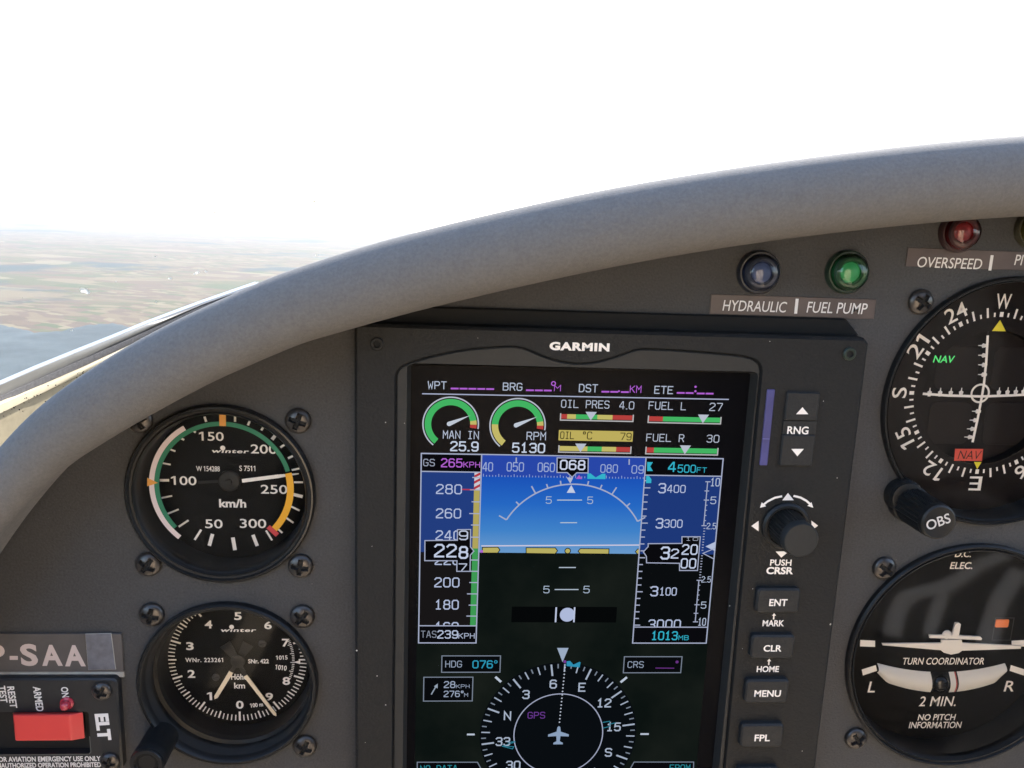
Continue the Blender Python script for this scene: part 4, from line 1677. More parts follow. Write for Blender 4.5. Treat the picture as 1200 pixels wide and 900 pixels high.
b.build('data_bar', screen, smooth=False)

# ---- two round engine gauges
for nm, cx, cy_, segs, l1, v1 in (('MAN IN', 528.2, 497.0, ((232, 10, cg), (10, 0, cy), (0, -9, cr)), (519, 561.2, 504.7, 514.2), ('25.9', 527.6, 560.8, 517, 528.8)),
                                  ('RPM', 606.6, 498.6, ((234, 178, cy), (178, 11, cg), (11, 1, cy), (1, -8, cr)), (617, 639.8, 506, 515.7), ('5130', 600, 638.8, 518.8, 530.6))):
    b = MB()
    c = S(cx, cy_)
    s_ = mpp(cx, cy_, HS)
    b.band(c, 31.6 * s_, 33.2 * s_, -9, 232, HS + LY * 3, emi('#b9bfcc'), 60)
    for a1_, a0_, m_ in segs:
        b.band(c, 22.8 * s_, 30.4 * s_, a0_, a1_, HS + LY * 3, m_, 40)
    p = S(cx - 1.9, cy_ - 0.4)
    tp = S(cx + 23.2, cy_ - 10.5)
    d = Vector((tp[0] - p[0], tp[1] - p[1])).normalized()
    n = Vector((-d.y, d.x))
    rr_ = 2.7 * s_
    pts = [(p[0] + rr_ * (n.x * math.cos(rad(q)) - d.x * math.sin(rad(q))), p[1] + rr_ * (n.y * math.cos(rad(q)) - d.y * math.sin(rad(q)))) for q in range(0, 181, 20)] + [tp]
    b.poly(pts, HS + LY * 5, emi('#c5cdda'))
    stext(b, nm, l1[0], l1[1], l1[2], l1[3], emi('#bcc6da'), 5, 0.0)
    stext(b, v1[0], v1[1], v1[2], v1[3], v1[4], emi('#cdd8ec'), 5, 0.018)
    b.build('engine_gauge', screen, smooth=False)


def bargauge(label, lb, val, vb, x0, x1, y0, y1, segs, px, box=None):
    b = MB()
    q = R4(x0, y0, x1, y1, HS)
    tot = q[2] - q[0]
    for f0, f1, m_ in segs:
        b.rect(q[0] + tot * f0, q[1] + 0.4, q[0] + tot * f1, q[3], HS + LY * 2, m_)
    b.line([(q[0], q[3] + 0.25), (q[0], q[1]), (q[2], q[1]), (q[2], q[3] + 0.25)], 0.36, HS + LY * 3, emi('#b9b9bb'))
    xx = S(px, (y0 + y1) / 2)[0]
    b.poly([(xx - 1.65, q[3] + 0.85), (xx + 1.65, q[3] + 0.85), (xx, q[1] + 0.1)], HS + LY * 5, emi('#bcc3d2'))
    col = emi('#b6bfd0')
    if box:
        srect(b, *box, emi('#c2b260'), 2)
        col = emi('#15130c')
    stext(b, label[0], *label[1:], col, 4, 0.0)
    if len(lb):
        stext(b, lb[0], *lb[1:], col, 4, 0.0)
    stext(b, val, *vb, col, 4, 0.0)
    return b.build('bar_gauge', screen, smooth=False)


bargauge(('OIL PRES', 657.5, 714.2, 468.8, 478.2), (), '4.0', (725.7, 743.2, 470.2, 479.6), 656.8, 741.9, 486, 493, ((0.01, 0.09, cr), (0.09, 0.21, cy), (0.21, 0.505, cg), (0.505, 0.715, cy), (0.715, 0.99, cr)), 692.3)
bargauge(('OIL', 656.4, 672.8, 505.6, 514.4), ('\u00b0C', 682.7, 694, 505.6, 514.8), '79', (726.6, 740, 507, 515.8), 654.8, 739.2, 523.3, 530.4, ((0.01, 0.395, cy), (0.395, 0.595, cg), (0.595, 0.795, cy), (0.795, 0.99, cr)), 680.2, (654.6, 504.6, 741.6, 516.8))
bargauge(('FUEL L', 760, 804, 470.8, 480.2), (), '27', (831.3, 846.6, 472, 481.6), 759.6, 844.6, 488.6, 495.8, ((0.01, 0.2, cr), (0.2, 0.99, cg)), 823.7)
bargauge(('FUEL R', 757.3, 801.7, 508.4, 517.6), (), '30', (828, 842.8, 509.4, 518.6), 756.8, 841, 525, 532.4, ((0.01, 0.11, cr), (0.11, 0.99, cg)), 802.6)

# ---- airspeed tape
b = MB()
blu = emi('#243f82')
b.rect(uA0, wHz, uT1, wTp, HS + LY * 1, blu)
b.rect(uA0, wBt, uT1, wHz, HS + LY * 1, emi('#191718'))
wgs = at(529, 552.7, HS)[1]
b.rect(uA0, wgs, uT1, wTp, HS + LY * 2, ck)
wtas = at(525, 733, HS)[1]
ub0, ub1 = uT1 - 1.95, uT1 - 0.25
wy1, wy0 = at(555, 573.8, HS)[1], at(552, 642.6, HS)[1]
b.rect(ub0, wtas, ub1, wy0, HS + LY * 2, emi('#3f9e56'))
b.rect(ub0, wy0, ub1, wy1, HS + LY * 2, emi('#b5a95e'))
b.rect(ub0, wy1, ub1, wgs, HS + LY * 2, emi('#cfd0da'))
for k in range(3):
    z = wy1 + (wgs - wy1) * k / 3.0
    zz = (wgs - wy1) / 3.0
    b.poly([(ub0, z), (ub1, z + zz * 0.55), (ub1, z + zz * 1.0), (ub0, z + zz * 0.45)], HS + LY * 2.5, emi('#b83a44'))
sline(b, [(541.3, 573.4), (557, 573.8)], 1.5, emi('#b83a55'), 3)
for i, y in enumerate((559.4, 573.9, 587.9, 601.7, 615.1, 629.3, 656.1, 669.3, 682.5, 695.8, 709, 721.8)):
    lg = i % 2 == 1
    w = at(552, y, HS)[1]
    b.line([(ub1 + 0.1, w), (ub1 - (2.9 if lg else 2.3), w)], 0.33, HS + LY * 3, line_c)
for s, x0, x1, y0, y1 in (('280', 511, 541.4, 567.3, 579), ('260', 510.8, 540.4, 595.7, 607.4), ('240', 510.4, 540, 621.4, 633.2), ('220', 509.5, 539, 650.5, 662), ('200', 509, 538.5, 676.5, 688.2), ('180', 509.6, 537.6, 702.7, 714.2)):
    stext(b, s, x0, x1, y0, y1, emi('#b8c4e2'), 3, 0.006)
stext(b, '160', 509.6, 537.4, 728.8, 740.5, emi('#b8c4e2'), 3, 0.006)
b.rect(uA0, wBt, uT1, wtas, HS + LY * 5, ck)
stext(b, 'GS', 496, 509.6, 537.6, 546.2, emi('#a5adc2'), 4, 0.0)
stext(b, '265', 516.8, 542, 537, 547.6, emi('#b866d8'), 4, 0.012)
stext(b, 'KPH', 543, 562.6, 541, 547.8, emi('#b866d8'), 4, 0.01)
stext(b, 'TAS', 493.2, 511.5, 738.8, 747, emi('#8e97a8'), 6, -0.004)
stext(b, '239', 512.5, 536.8, 738.2, 748, emi('#bcc9e2'), 6, 0.012)
stext(b, 'KPH', 537.2, 556.2, 741.6, 748, emi('#b4c0da'), 6, 0.006)
b.line([(uA0, wgs), (uT1, wgs)], 0.34, HS + LY * 6, line_c)
b.line([(uA0, wtas), (uT1, wtas)], 0.34, HS + LY * 6, line_c)
b.box(uA0, wBt, uT1, wTp, 0.36, HS + LY * 7, line_c)
rd = [(498, 633), (536, 632.6), (536, 620.2), (551.5, 620), (551.4, 640.5), (555.4, 645.3), (551.2, 650), (550.8, 669), (535.3, 669), (535.5, 656.6), (497.8, 656.5)]
spoly(b, rd, ck, 8)
sline(b, rd, 1.2, line_c, 11, True)
stext(b, '22', 508.8, 535.2, 637, 652.8, emi('#c9d5ee'), 9, 0.012)
stext(b, '8', 537.4, 548.8, 639.5, 654.5, emi('#c9d5ee'), 9, 0.02)
stext(b, '9', 537.6, 548.6, 621.2, 632.6, emi('#c3cde4'), 9, 0.012)
stext(b, '7', 537.4, 547.2, 659.8, 668.6, emi('#c3cde4'), 9, 0.012)
b.build('airspeed_tape', screen, smooth=False)

# ---- altitude tape
b = MB()
uV1 = uA1
b.rect(uT2, wHz, uA1, wTop, HS + LY * 1, emi('#1f3a7c'))
b.rect(uT2, wBt, uA1, wHz, HS + LY * 1, emi('#0b0e10'))
wal = at(801, 557.3, HS)[1]
b.rect(uT2, wal, uA1, wTop, HS + LY * 2, ck)
wba = at(785, 734.6, HS)[1]
spoly(b, [(758.4, 541.3), (765, 541.5), (761.8, 546.4), (765, 551.8), (758.3, 551.8)], cc, 4)
spoly(b, [(757.2, 557.6), (760.5, 557.8), (763.3, 561.5), (763, 566), (757, 566)], cc, 4)
stext(b, '4', 782.8, 792.2, 541, 553, cc, 4, 0.015)
stext(b, '500', 794, 815.3, 544.4, 553.8, cc, 4, 0.006)
stext(b, 'FT', 816.4, 828, 547.6, 553.8, cc, 4, 0.006)
w34, w33, w31 = at(787, 572, HS)[1], at(783, 613.2, HS)[1], at(777, 692.8, HS)[1]
stp = (w34 - w33) / 5.0
k = -2
while True:
    w = w34 + 0.0 - k * stp
    if w < wba + 0.3:
        break
    if w < wal - 0.5:
        b.line([(uT2, w), (uT2 + (2.0 if k % 5 == 0 else 1.45), w)], 0.34, HS + LY * 3, line_c)
    k += 1
for a_, c_, r1_, r2_ in (('3', '400', (771.4, 780.4, 566, 578), (781.8, 803.4, 568.1, 577.5)), ('3', '300', (768.2, 777.2, 607, 619.3), (778.2, 799.8, 608.6, 618.4)), ('3', '100', (762, 771.2, 686.7, 698.7), (772.8, 793, 688.2, 697.8))):
    stext(b, a_, *r1_, emi('#b8c4e2'), 3, 0.012)
    stext(b, c_, *r2_, emi('#b8c4e2'), 3, 0.004)
stext(b, '3000', 759.6, 797.8, 725.8, 738, emi('#b8c4e2'), 3, 0.004)
b.rect(uT2, wBt, uA1, wba, HS + LY * 5, ck)
stext(b, '1013', 763.2, 794, 739.4, 749.8, cc, 6, 0.012)
stext(b, 'MB', 795, 806.8, 744.2, 749.8, cc, 6, 0.006)
b.line([(uT2, wal), (uA1, wal)], 0.34, HS + LY * 6, line_c)
b.line([(uT2, wba), (uA1, wba)], 0.34, HS + LY * 6, line_c)
b.box(uT2, wBt, uA1, wTop, 0.36, HS + LY * 7, line_c)
rd = [(759.2, 636.6), (798.8, 636.3), (798.8, 628.5), (820.3, 628.5), (817, 668), (796, 668), (796, 659.6), (757.4, 659), (757.2, 651.5), (753.6, 646.3), (759.3, 640)]
spoly(b, rd, ck, 8)
sline(b, rd, 1.2, line_c, 11, True)
stext(b, '3', 773.8, 784.8, 640, 655.3, emi('#c9d5ee'), 9, 0.015)
stext(b, '2', 786, 795.2, 642.6, 654.2, emi('#c9d5ee'), 9, 0.01)
stext(b, '20', 798.8, 817.4, 637.4, 649.8, emi('#c9d5ee'), 9, 0.01)
stext(b, '00', 797.4, 815.6, 653.8, 665.8, emi('#c9d5ee'), 9, 0.01)
stext(b, '10', 803.5, 817.8, 629.4, 633.2, emi('#c3cde4'), 9, 0.0)
b.build('altitude_tape', screen, smooth=False)

# ---- vertical speed scale
b = MB()
uv = at(826, 600, HS)[0]
wv = [at(835, y, HS)[1] for y in (564.5, 586, 616, 648, 680, 708.6, 728.6)]
b.line([(uv, wv[0]), (uv, wv[2])], 0.3, HS + LY * 3, line_c)
b.line([(uv, wv[4]), (uv, wv[6])], 0.3, HS + LY * 3, line_c)
for i, w in enumerate(wv):
    if i != 3:
        b.line([(uv - 0.7, w), (uv + 0.9, w)], 0.3, HS + LY * 3.4, line_c)
for a_, c_, n in ((1, 2, 5), (2, 3, 10), (3, 4, 10), (4, 5, 5)):
    for q in range(1, n):
        w = wv[a_] + (wv[c_] - wv[a_]) * q / n
        b.line([(uv, w), (uv + 0.55, w)], 0.26, HS + LY * 3.2, line_c)
for a_, c_ in ((0, 1), (5, 6)):
    w = (wv[a_] + wv[c_]) / 2
    b.line([(uv - 0.7, w), (uv + 0.7, w)], 0.28, HS + LY * 3.4, line_c)
for s, x0, x1, y0, y1 in (('10', 832.5, 843.5, 560, 569.8), ('5', 832.3, 839.2, 581.8, 590.6), ('2.5', 828, 839, 612.6, 620), ('2.5', 822, 833, 675.2, 682.4), ('5', 821.2, 827.6, 704.8, 713), ('10', 817.8, 827.2, 724, 733)):
    stext(b, s, x0, x1, y0, y1, emi('#b8c4dc'), 4, 0.0)
spoly(b, [(826.4, 640), (838.2, 634.4), (837.6, 645.4)], emi('#b9c4e0'), 8)
sline(b, [(837.5, 642), (823.5, 648), (836, 654.5)], 1.1, line_c, 9)
b.build('climb_scale', screen, smooth=False)

# ---- heading rose
b = MB()
cR = S(654.4, 860.2)
sR = mpp(654, 860, HS)
Rt = 90.5 * sR
b.disc(cR, Rt + 0.5, HS + LY * 1, emi('#0a0e12'), 80)
b.band(cR, 52.3 * sR - 0.16, 52.3 * sR + 0.16, 0, 360, HS + LY * 3, line_c, 90)
HDG = 68.0
for i in range(72):
    a = 90 - (i * 5 - HDG)
    ln = 14.5 if i % 6 == 0 else (10 if i % 2 == 0 else 5.5)
    d = (math.cos(rad(a)), math.sin(rad(a)))
    b.line([(cR[0] + d[0] * (Rt - ln * sR), cR[1] + d[1] * (Rt - ln * sR)), (cR[0] + d[0] * Rt, cR[1] + d[1] * Rt)], 0.55 if i % 6 == 0 else 0.4, HS + LY * 3, emi('#a9b6ca') if i % 2 == 0 else emi('#7c8898'))
for i, s in enumerate(('N', '3', '6', 'E', '12', '15', 'S', '21', '24', 'W', '30', '33')):
    a = 90 - (i * 30 - HDG)
    r_ = 65.5 * sR
    p = (cR[0] + r_ * math.cos(rad(a)), cR[1] + r_ * math.sin(rad(a)))
    hw_ = 1.15 if len(s) == 1 else 2.3
    mono(b, s, p[0] - hw_, p[1] - 1.55, p[0] + hw_, p[1] + 1.55, HS + LY * 3, emi('#aebbd0'), 1.0)
b.line([S(x, y) for x, y in ((580.5, 793), (587.2, 799))], 0.75, HS + LY * 3, emi('#c0cbdc'))
b.line([S(x, y) for x, y in ((734.6, 793.4), (727.2, 799.4))], 0.75, HS + LY * 3, emi('#c0cbdc'))
b.line([S(x, y) for x, y in ((547.2, 860.5), (556.3, 860.5))], 0.6, HS + LY * 3, emi('#c0cbdc'))
b.line([S(x, y) for x, y in ((750.4, 860), (760.2, 860))], 0.6, HS + LY * 3, emi('#c0cbdc'))
spoly(b, [(652.8, 759), (666.2, 759), (659.2, 775.6)], emi('#9fb0c8'), 5)
for i in range(17):
    q = i / 16.0
    p = S(662.0 + (655.6 - 662.0) * q, 782 + (846 - 782) * q)
    b.disc(p, 0.24, HS + LY * 4, emi('#c3cddd'), 10)
PL = [(0, 10.8), (1.7, 9.3), (2.4, 4.0), (12.2, 0.6), (12.2, -1.9), (2.4, -1.4), (1.9, -7.6), (5.6, -9.6), (5.6, -11.4), (-5.6, -11.4), (-5.6, -9.6), (-1.9, -7.6), (-2.4, -1.4), (-12.2, -1.9), (-12.2, 0.6), (-2.4, 4.0), (-1.7, 9.3)]
cp = S(654.4, 861)
b.poly([(cp[0] + x * sR, cp[1] + y * sR * 1.08) for x, y in PL], HS + LY * 4, emi('#8fa5c2'))
stext(b, 'GPS', 618.3, 638.8, 834, 841.8, emi('#6e3d97'), 4, 0.004)
spoly(b, [(664, 774.6), (668, 774.2), (672, 778.6), (679, 775.2), (680.3, 776), (679.2, 781.8), (663.8, 780.2)], emi('#2f93b8'), 5)
spoly(b, [(660.4, 773.6), (663.4, 773.6), (663.4, 776.6), (660.4, 776.6)], emi('#7c3d9a'), 4)
cl = emi('#2c7f96')
sline(b, [(603.5, 869), (589, 873.8), (602, 874.6), (600.5, 877.2), (588, 873.8)], 1.1, cl, 6)
sline(b, [(595, 869.5), (604, 868.5)], 1.1, cl, 7)
sline(b, [(706, 846.2), (714.2, 844.8), (714.8, 850.8), (706.4, 852.8)], 1.1, cl, 6)
sline(b, [(714.6, 848), (721.5, 846.5)], 1.1, cl, 7)
b.build('heading_rose', screen, smooth=False)

# ---- small data boxes
for nm, bx in (('heading_box', (517.7, 768.4, 586.2, 787.6)), ('wind_box', (496.5, 793.4, 553.8, 821.3)), ('course_box', (731, 769.4, 798.4, 788.2))):
    b = MB()
    srect(b, *bx, emi('#090b0e'), 1)
    sbox(b, *bx, emi('#7c8798'), 3, 1.2)
    if nm == 'heading_box':
        stext(b, 'HDG', 521.8, 541.3, 774, 781.9, emi('#97a5bb'), 4, 0.0)
        stext(b, '076', 553.6, 577.6, 773.6, 783, emi('#2f9fc0'), 4, 0.014)
        b.band(S(581, 775.4), 0.3, 0.55, 0, 360, HS + LY * 4, emi('#2f9fc0'), 16)
    elif nm == 'wind_box':
        sline(b, [(505.4, 813.6), (511.6, 803)], 1.4, emi('#9aa8ba'), 4)
        spoly(b, [(513, 800.8), (512.8, 806.4), (508.6, 804)], emi('#9aa8ba'), 5)
        stext(b, '28', 520.2, 533.6, 798, 806, emi('#a2b0c8'), 4, 0.008)
        stext(b, 'KPH', 534.4, 550.2, 801.8, 806.2, emi('#a2b0c8'), 4, 0.0)
        stext(b, '276\u00b0', 520, 543.4, 809.2, 816.6, emi('#a2b0c8'), 4, 0.008)
        stext(b, 'M', 544, 548.4, 812, 816.4, emi('#a2b0c8'), 4, 0.0)
    else:
        stext(b, 'CRS', 735.4, 754.3, 774.7, 782.4, emi('#97a5bb'), 4, 0.0)
        sline(b, [(768, 782.6), (790, 782.8)], 1.2, emi('#6b3486'), 4)
        b.disc(S(793.3, 775.5), 0.5, HS + LY * 4, emi('#6b3486'), 14)
    b.build(nm, screen, smooth=False)
b = MB()
bx1 = [(489, 893), (559.5, 893), (566, 905), (572, 925), (489, 925)]
spoly(b, bx1, ck, 2)
sline(b, bx1, 1.2, emi('#7c8798'), 3, True)
stext(b, 'NO DATA', 492.4, 536, 896.4, 904.4, emi('#2b8d9c'), 4, 0.0)
b.build('source_box', screen, smooth=False)
b = MB()
bx2 = [(743, 892.8), (812.8, 892.8), (812, 925), (730, 925), (736, 905)]
spoly(b, bx2, ck, 2)
sline(b, bx2, 1.2, emi('#7c8798'), 3, True)
stext(b, 'FROM', 784.6, 808.7, 895.6, 903.6, emi('#2b8d9c'), 4, 0.0)
b.build('source_box', screen, smooth=False)

# ---- housing details
b = MB()
q = R4(644, 401.3, 714.3, 411.2, HF)
b.text('GARMIN', *q, HF + 0.04, WARMW, bold=0.05, space=1.12)
b.build('maker_lettering', fd, smooth=False)
b = MB()
sl = [aF(897.3, 454), aF(908, 453.5), aF(899.6, 547), aF(888.8, 548)]
cu_ = sum(p[0] for p in sl) / 4
q = (cu_ - 1.35, sl[2][1], cu_ + 1.35, sl[0][1])
b.prism(rrect(*q, 0.5), HF + 0.01, HF + 0.05, HOLE)
b.prism(rrect(q[0] + 0.25, q[1] + 0.5, q[2] - 0.1, q[3] - 0.5, 0.3), HF + 0.05, HF + 0.35, mat('card_blue', (0.045, 0.045, 0.16), 0.35, stain=0.3, sscale=90), ch=0.12)
b.line([(q[0] + 0.3, q[1] + (q[3] - q[1]) * 0.36), (q[2] - 0.2, q[1] + (q[3] - q[1]) * 0.36)], 0.25, HF + 0.37, mat('card_line', (0.12, 0.12, 0.3), 0.5))
b.build('card_slot', fd)
BTN = mat('button_rubber', (0.019, 0.019, 0.0188), 0.55, spec=0.25, grain=0.15, gscale=800, bump=0.3, bscale=1500)
b = MB()
q = R4(914.5, 457, 955.5, 546, HF)
b.prism(rrect(q[0], q[1], q[2], q[3], 1.0), HF + 0.01, HF + 0.06, HOLE)
w3 = (q[3] - q[1])
b.prism(rrect(q[0] + 0.5, q[1] + w3 * 0.61, q[2] - 0.1, q[3] - 0.5, 0.5), HF + 0.06, HF + 1.1, BTN, ch=0.35)
b.prism(rrect(q[0] + 0.5, q[1] + w3 * 0.43, q[2] - 0.1, q[1] + w3 * 0.605, 0.1), HF + 0.06, HF + 0.7, BTN, ch=0.1)
b.prism(rrect(q[0] + 0.5, q[1] + 0.2, q[2] - 0.1, q[1] + w3 * 0.425, 0.5), HF + 0.06, HF + 1.1, BTN, ch=0.35)
rk = b.build('range_rocker', fd)
b = MB()
hr = HF + 1.1
b.poly([at(932.8, 485.4, hr), at(947.2, 485.4, hr), at(940.3, 477.2, hr)], hr + 0.04, WARMW)
b.poly([at(927.2, 526, hr), at(942, 526, hr), at(934.4, 534.6, hr)], hr + 0.04, WARMW)
b.text('RNG', *R4(922.6, 499.6, 947.4, 508.9, HF + 0.7), HF + 0.75, WARMW, bold=0.02)
b.build('rocker_lettering', rk, smooth=False)
# cursor knob
kc = aF(919.8, 615.5)
b = MB()
b.lathe([(7.2, HF), (7.2, HF + 1.0), (6.6, HF + 1.6), (6.0, HF + 1.5), (5.6, HF + 0.9)], kc, [BLACK, BLACK, UNITF, BLACK, BLACK], n=56, cap=True)
N = 64
ring0 = []
for hh, r in ((HF + 0.9, 5.3), (HF + 9.3, 5.1)):
    ring0.append([b.v(kc[0] + (r + (0.16 if k % 2 else -0.16)) * math.cos(6.28318531 * k / N), kc[1] + (r + (0.16 if k % 2 else -0.16)) * math.sin(6.28318531 * k / N), hh) for k in range(N)])
for k in range(N):
    j = (k + 1) % N
    b.f((ring0[0][k], ring0[0][j], ring0[1][j], ring0[1][k]), BLACK)
b.lathe([(5.25, HF + 9.2), (5.3, HF + 9.6), (5.2, HF + 11.2), (4.8, HF + 11.8)], kc, UNITF, n=56, cap=True)
b.build('cursor_knob', fd, ang=40)
b = MB()
wl = WARMW
pts = [aF(x, y) for x, y in ((916.5, 581.5), (908, 583.2), (899.5, 587.5), (894.5, 591.5))]
b.line(pts, 0.62, HF + 0.04, wl)
b.poly([aF(890.5, 595), aF(892.6, 588.6), aF(897.8, 593.2)], HF + 0.05, wl)
pts = [aF(x, y) for x, y in ((929.8, 581), (938, 583), (945, 586.8), (949.5, 591))]
b.line(pts, 0.62, HF + 0.04, wl)
b.poly([aF(953, 595), aF(950.8, 588.4), aF(946, 592.8)], HF + 0.05, wl)
b.poly([aF(916.6, 586.2), aF(930.2, 586.2), aF(923.3, 577.6)], HF + 0.06, wl)
b.poly([aF(880.4, 616.4), aF(889, 610.2), aF(889, 622.6)], HF + 0.04, wl)
b.poly([aF(958.6, 616), aF(950.8, 610), aF(951.2, 621.4)], HF + 0.04, wl)
b.poly([aF(909, 646.3), aF(918.5, 646), aF(922, 648), aF(915.5, 653.4)], HF + 0.04, wl)
for s, x0, x1, y0, y1, bo in (('PUSH', 902.5, 927.5, 655.6, 662.9, 0.02), ('CRSR', 898, 929.6, 664.4, 672.9, 0.035), ('MARK', 893.6, 919, 726.6, 733.9, 0.025), ('HOME', 886.8, 912.8, 780.4, 787.6, 0.025)):
    b.text(s, *R4(x0, y0, x1, y1, HF), HF + 0.04, wl, bold=bo)
for x, y in ((907, 718.8), (901.3, 772.2)):
    b.line([aF(x, y + 0.6), aF(x - 0.5, y + 7)], 0.4, HF + 0.04, wl)
    b.poly([aF(x - 2.4, y + 2.6), aF(x + 2.4, y + 2.6), aF(x + 0.1, y - 0.4)], HF + 0.05, wl)
b.build('legend', fd, smooth=False)
HBt = HF + 2.2
for s, x0, y0, x1, y1, t0_, t1_, v0, v1 in (('ENT', 885.5, 688.5, 936, 717, 901.5, 922.6, 702, 710.2), ('CLR', 879, 743, 929.6, 770.5, 894.8, 916, 755.9, 763.6), ('MENU', 872.4, 795, 922.8, 822.5, 884, 915, 808.8, 816.6),
                                            ('FPL', 867, 847, 916.6, 874, 884.2, 902.2, 860.8, 868.6), ('', 862, 898, 910.5, 925, 0, 0, 0, 0)):
    b = MB()
    q = R4(x0, y0, x1, y1, HF + 1.2)
    b.prism(rrect(q[0] - 0.35, q[1] - 0.3, q[2] + 0.35, q[3] + 0.35, 1.4), HF + 0.01, HF + 0.05, HOLE)
    rr0 = rrect(q[0], q[1], q[2], q[3], 1.2)
    b.prism(rr0, HF + 0.05, HBt, BTN, ch=0.55)
    k = b.build('button', fd)
    if s:
        b = MB()
        b.text(s, *R4(t0_, v0, t1_, v1, HBt), HBt + 0.04, WARMW, bold=0.022)
        b.build('button_lettering', k, smooth=False)
for (x, y), m_ in (((442, 403), RUBBER), ((995, 414.5), mat('socket_green', (0.008, 0.02, 0.013), 0.4))):
    b = MB()
    c = aF(x, y)
    b.lathe([(1.9, HF), (1.9, HF + 0.5), (1.6, HF + 0.75), (1.05, HF + 0.75), (0.95, HF + 0.1)], c, [m_, m_, m_, HOLE, HOLE], n=28, cap=True)
    b.build('corner_screw', fd)

DUST = mat('dust_pale', (0.5, 0.48, 0.44), 0.9)
b = MB()
for x, y, r_ in ((452, 495, 0.22), (474, 496, 0.14), (762, 688, 0.16), (973, 731.5, 0.34), (855, 710, 0.2), (442, 792, 0.18), (452, 826, 0.2), (418, 762, 0.3), (902, 400, 0.15), (560, 396, 0.14), (981, 560, 0.18), (870, 760, 0.14),
                 (436, 640, 0.15), (965, 470, 0.14), (882, 690, 0.16), (940, 880, 0.2), (428, 870, 0.14)):
    p = aF(x, y)
    b.poly([(p[0] + r_ * math.cos(k * 1.256) * random.uniform(0.6, 1.3), p[1] + r_ * math.sin(k * 1.256) * random.uniform(0.6, 1.3)) for k in range(5)], HF + 0.06, DUST)
b.build('dust', fd, smooth=False)['kind'] = 'stuff'

# ------------------------------------------------------------------ warning lamps and placards
LAMPS = (('blue unlit warning lamp above the HYDRAULIC placard', 890, 320, (0.07, 0.10, 0.19), None, 0, 27.5), ('green glowing warning lamp above the FUEL PUMP placard', 993, 319.5, (0.03, 0.20, 0.08), '#4fd07c', 0.14, 27.5),
         ('red warning lamp above the OVERSPEED placard', 1124, 273, (0.20, 0.02, 0.024), None, 0, 25.5), ('yellow warning lamp cut by the right picture edge', 1212, 269, (0.22, 0.19, 0.05), None, 0, 25))
for i, (lab, px, py, col, ec, es_, rp) in enumerate(LAMPS):
    c = at(px - 2, py - 1, 0)
    r = rp * mpp(px, py, 3) * 0.94
    lp = thing('warning_lamp', lab, 'lamp', c[0], c[1], 0, 'warning lamps under the glareshield')
    b = MB()
    tint = mat('lamp_collar_%d' % i, tuple(0.018 + 0.10 * x for x in col), 0.3)
    b.lathe([(r, 0), (r, 1.2), (r * 0.92, 2.0), (r * 0.80, 2.0), (r * 0.78, 1.2)], c, [tint, tint, tint, tint], n=40, cap=True)
    b.build('collar', lp)
    b = MB()
    lens = mat('lamp_lens_%d' % i, col, 0.16, coat=0.6)
    chrome = mat('lamp_ring_%d' % i, tuple(0.10 + 0.30 * x for x in col), 0.4, metal=0.3)
    b.lathe([(r * 0.85, 1.0), (r * 0.85, 2.4), (r * 0.80, 3.3), (r * 0.70, 3.8), (r * 0.56, 3.7), (r * 0.50, 3.2), (r * 0.46, 2.6)], c, [lens, lens, chrome, chrome, chrome, lens], n=44)
    b.build('lens_ring', lp)
    b = MB()
    face = mat('lamp_face_%d' % i, tuple(min(1, 1.1 * x + 0.02) for x in col), 0.4, emit=ec, estr=es_ * EM * 1.0 if ec else 0.0, grain=0.15, gscale=400)
    b.lathe([(r * 0.46, 2.7), (r * 0.40, 3.1), (r * 0.25, 3.4), (r * 0.08, 3.5)], c, face, n=32, cap=True)
    b.build('lens_face', lp)
    b = MB()
    gcol = tuple(min(1.0, 0.62 + 0.9 * x) for x in col)
    b.lathe([(r * 0.86, 2.0), (r * 0.84, 3.4), (r * 0.74, 4.6), (r * 0.52, 5.5), (r * 0.26, 5.9), (r * 0.06, 6.0)], c, glass('lamp_dome_%d' % i, tint=gcol, refl=1.5, gain=1.0, rough=0.04), n=40, cap=True)
    b.build('lens_dome', lp, ang=80)

PLW = mat('placard_white', (0.70, 0.68, 0.66), 0.6)
for nm, lab, bx, txt in (('placard', 'brown label strip reading HYDRAULIC and FUEL PUMP', ((833, 346), (1027, 349.5), (1024, 373), (832, 369)), (('HYDRAULIC', 847, 922, 352.6, 365.2), ('|', 931.5, 935, 350, 367.6), ('FUEL PUMP', 945.5, 1016.5, 354.6, 367.4))),
                         ('placard', 'brown label strip reading OVERSPEED under the red lamp', ((1063, 295.5), (1290, 293), (1290, 314), (1061, 318)), (('OVERSPEED', 1075, 1151, 302, 314.5), ('|', 1159.5, 1163, 299, 317), ('PITCH TRIM', 1189, 1262, 299.5, 312)))):
    cs = [at(x, y, 0.3) for x, y in bx]
    w0_, w1_ = (cs[2][1] + cs[3][1]) / 2, (cs[0][1] + cs[1][1]) / 2
    ul, ur = (cs[0][0] + cs[3][0]) / 2, (cs[1][0] + cs[2][0]) / 2
    pl = thing(nm, lab, 'placard', ul, w0_)
    b = MB()
    b.prism([(ul, w0_), (ur, w0_), (ur, w1_), (ul, w1_)], 0.0, 0.35, TAPE, ch=0.1)
    b.build('label_tape', pl, smooth=False)
    b = MB()
    for s, x0, x1, y0, y1 in txt:
        q = R4(x0, y0, x1, y1, 0.35)
        if s == '|':
            b.rect(*q, 0.39, PLW)
        else:
            b.text(s, *q, 0.39, PLW, shear=0.12, bold=0.002)
    b.build('lettering', pl, smooth=False)

# ------------------------------------------------------------------ registration placard, sticker
def zG(x, y, h=0.0):
    return at(x / 5.0, 720 + y / 5.0, h)


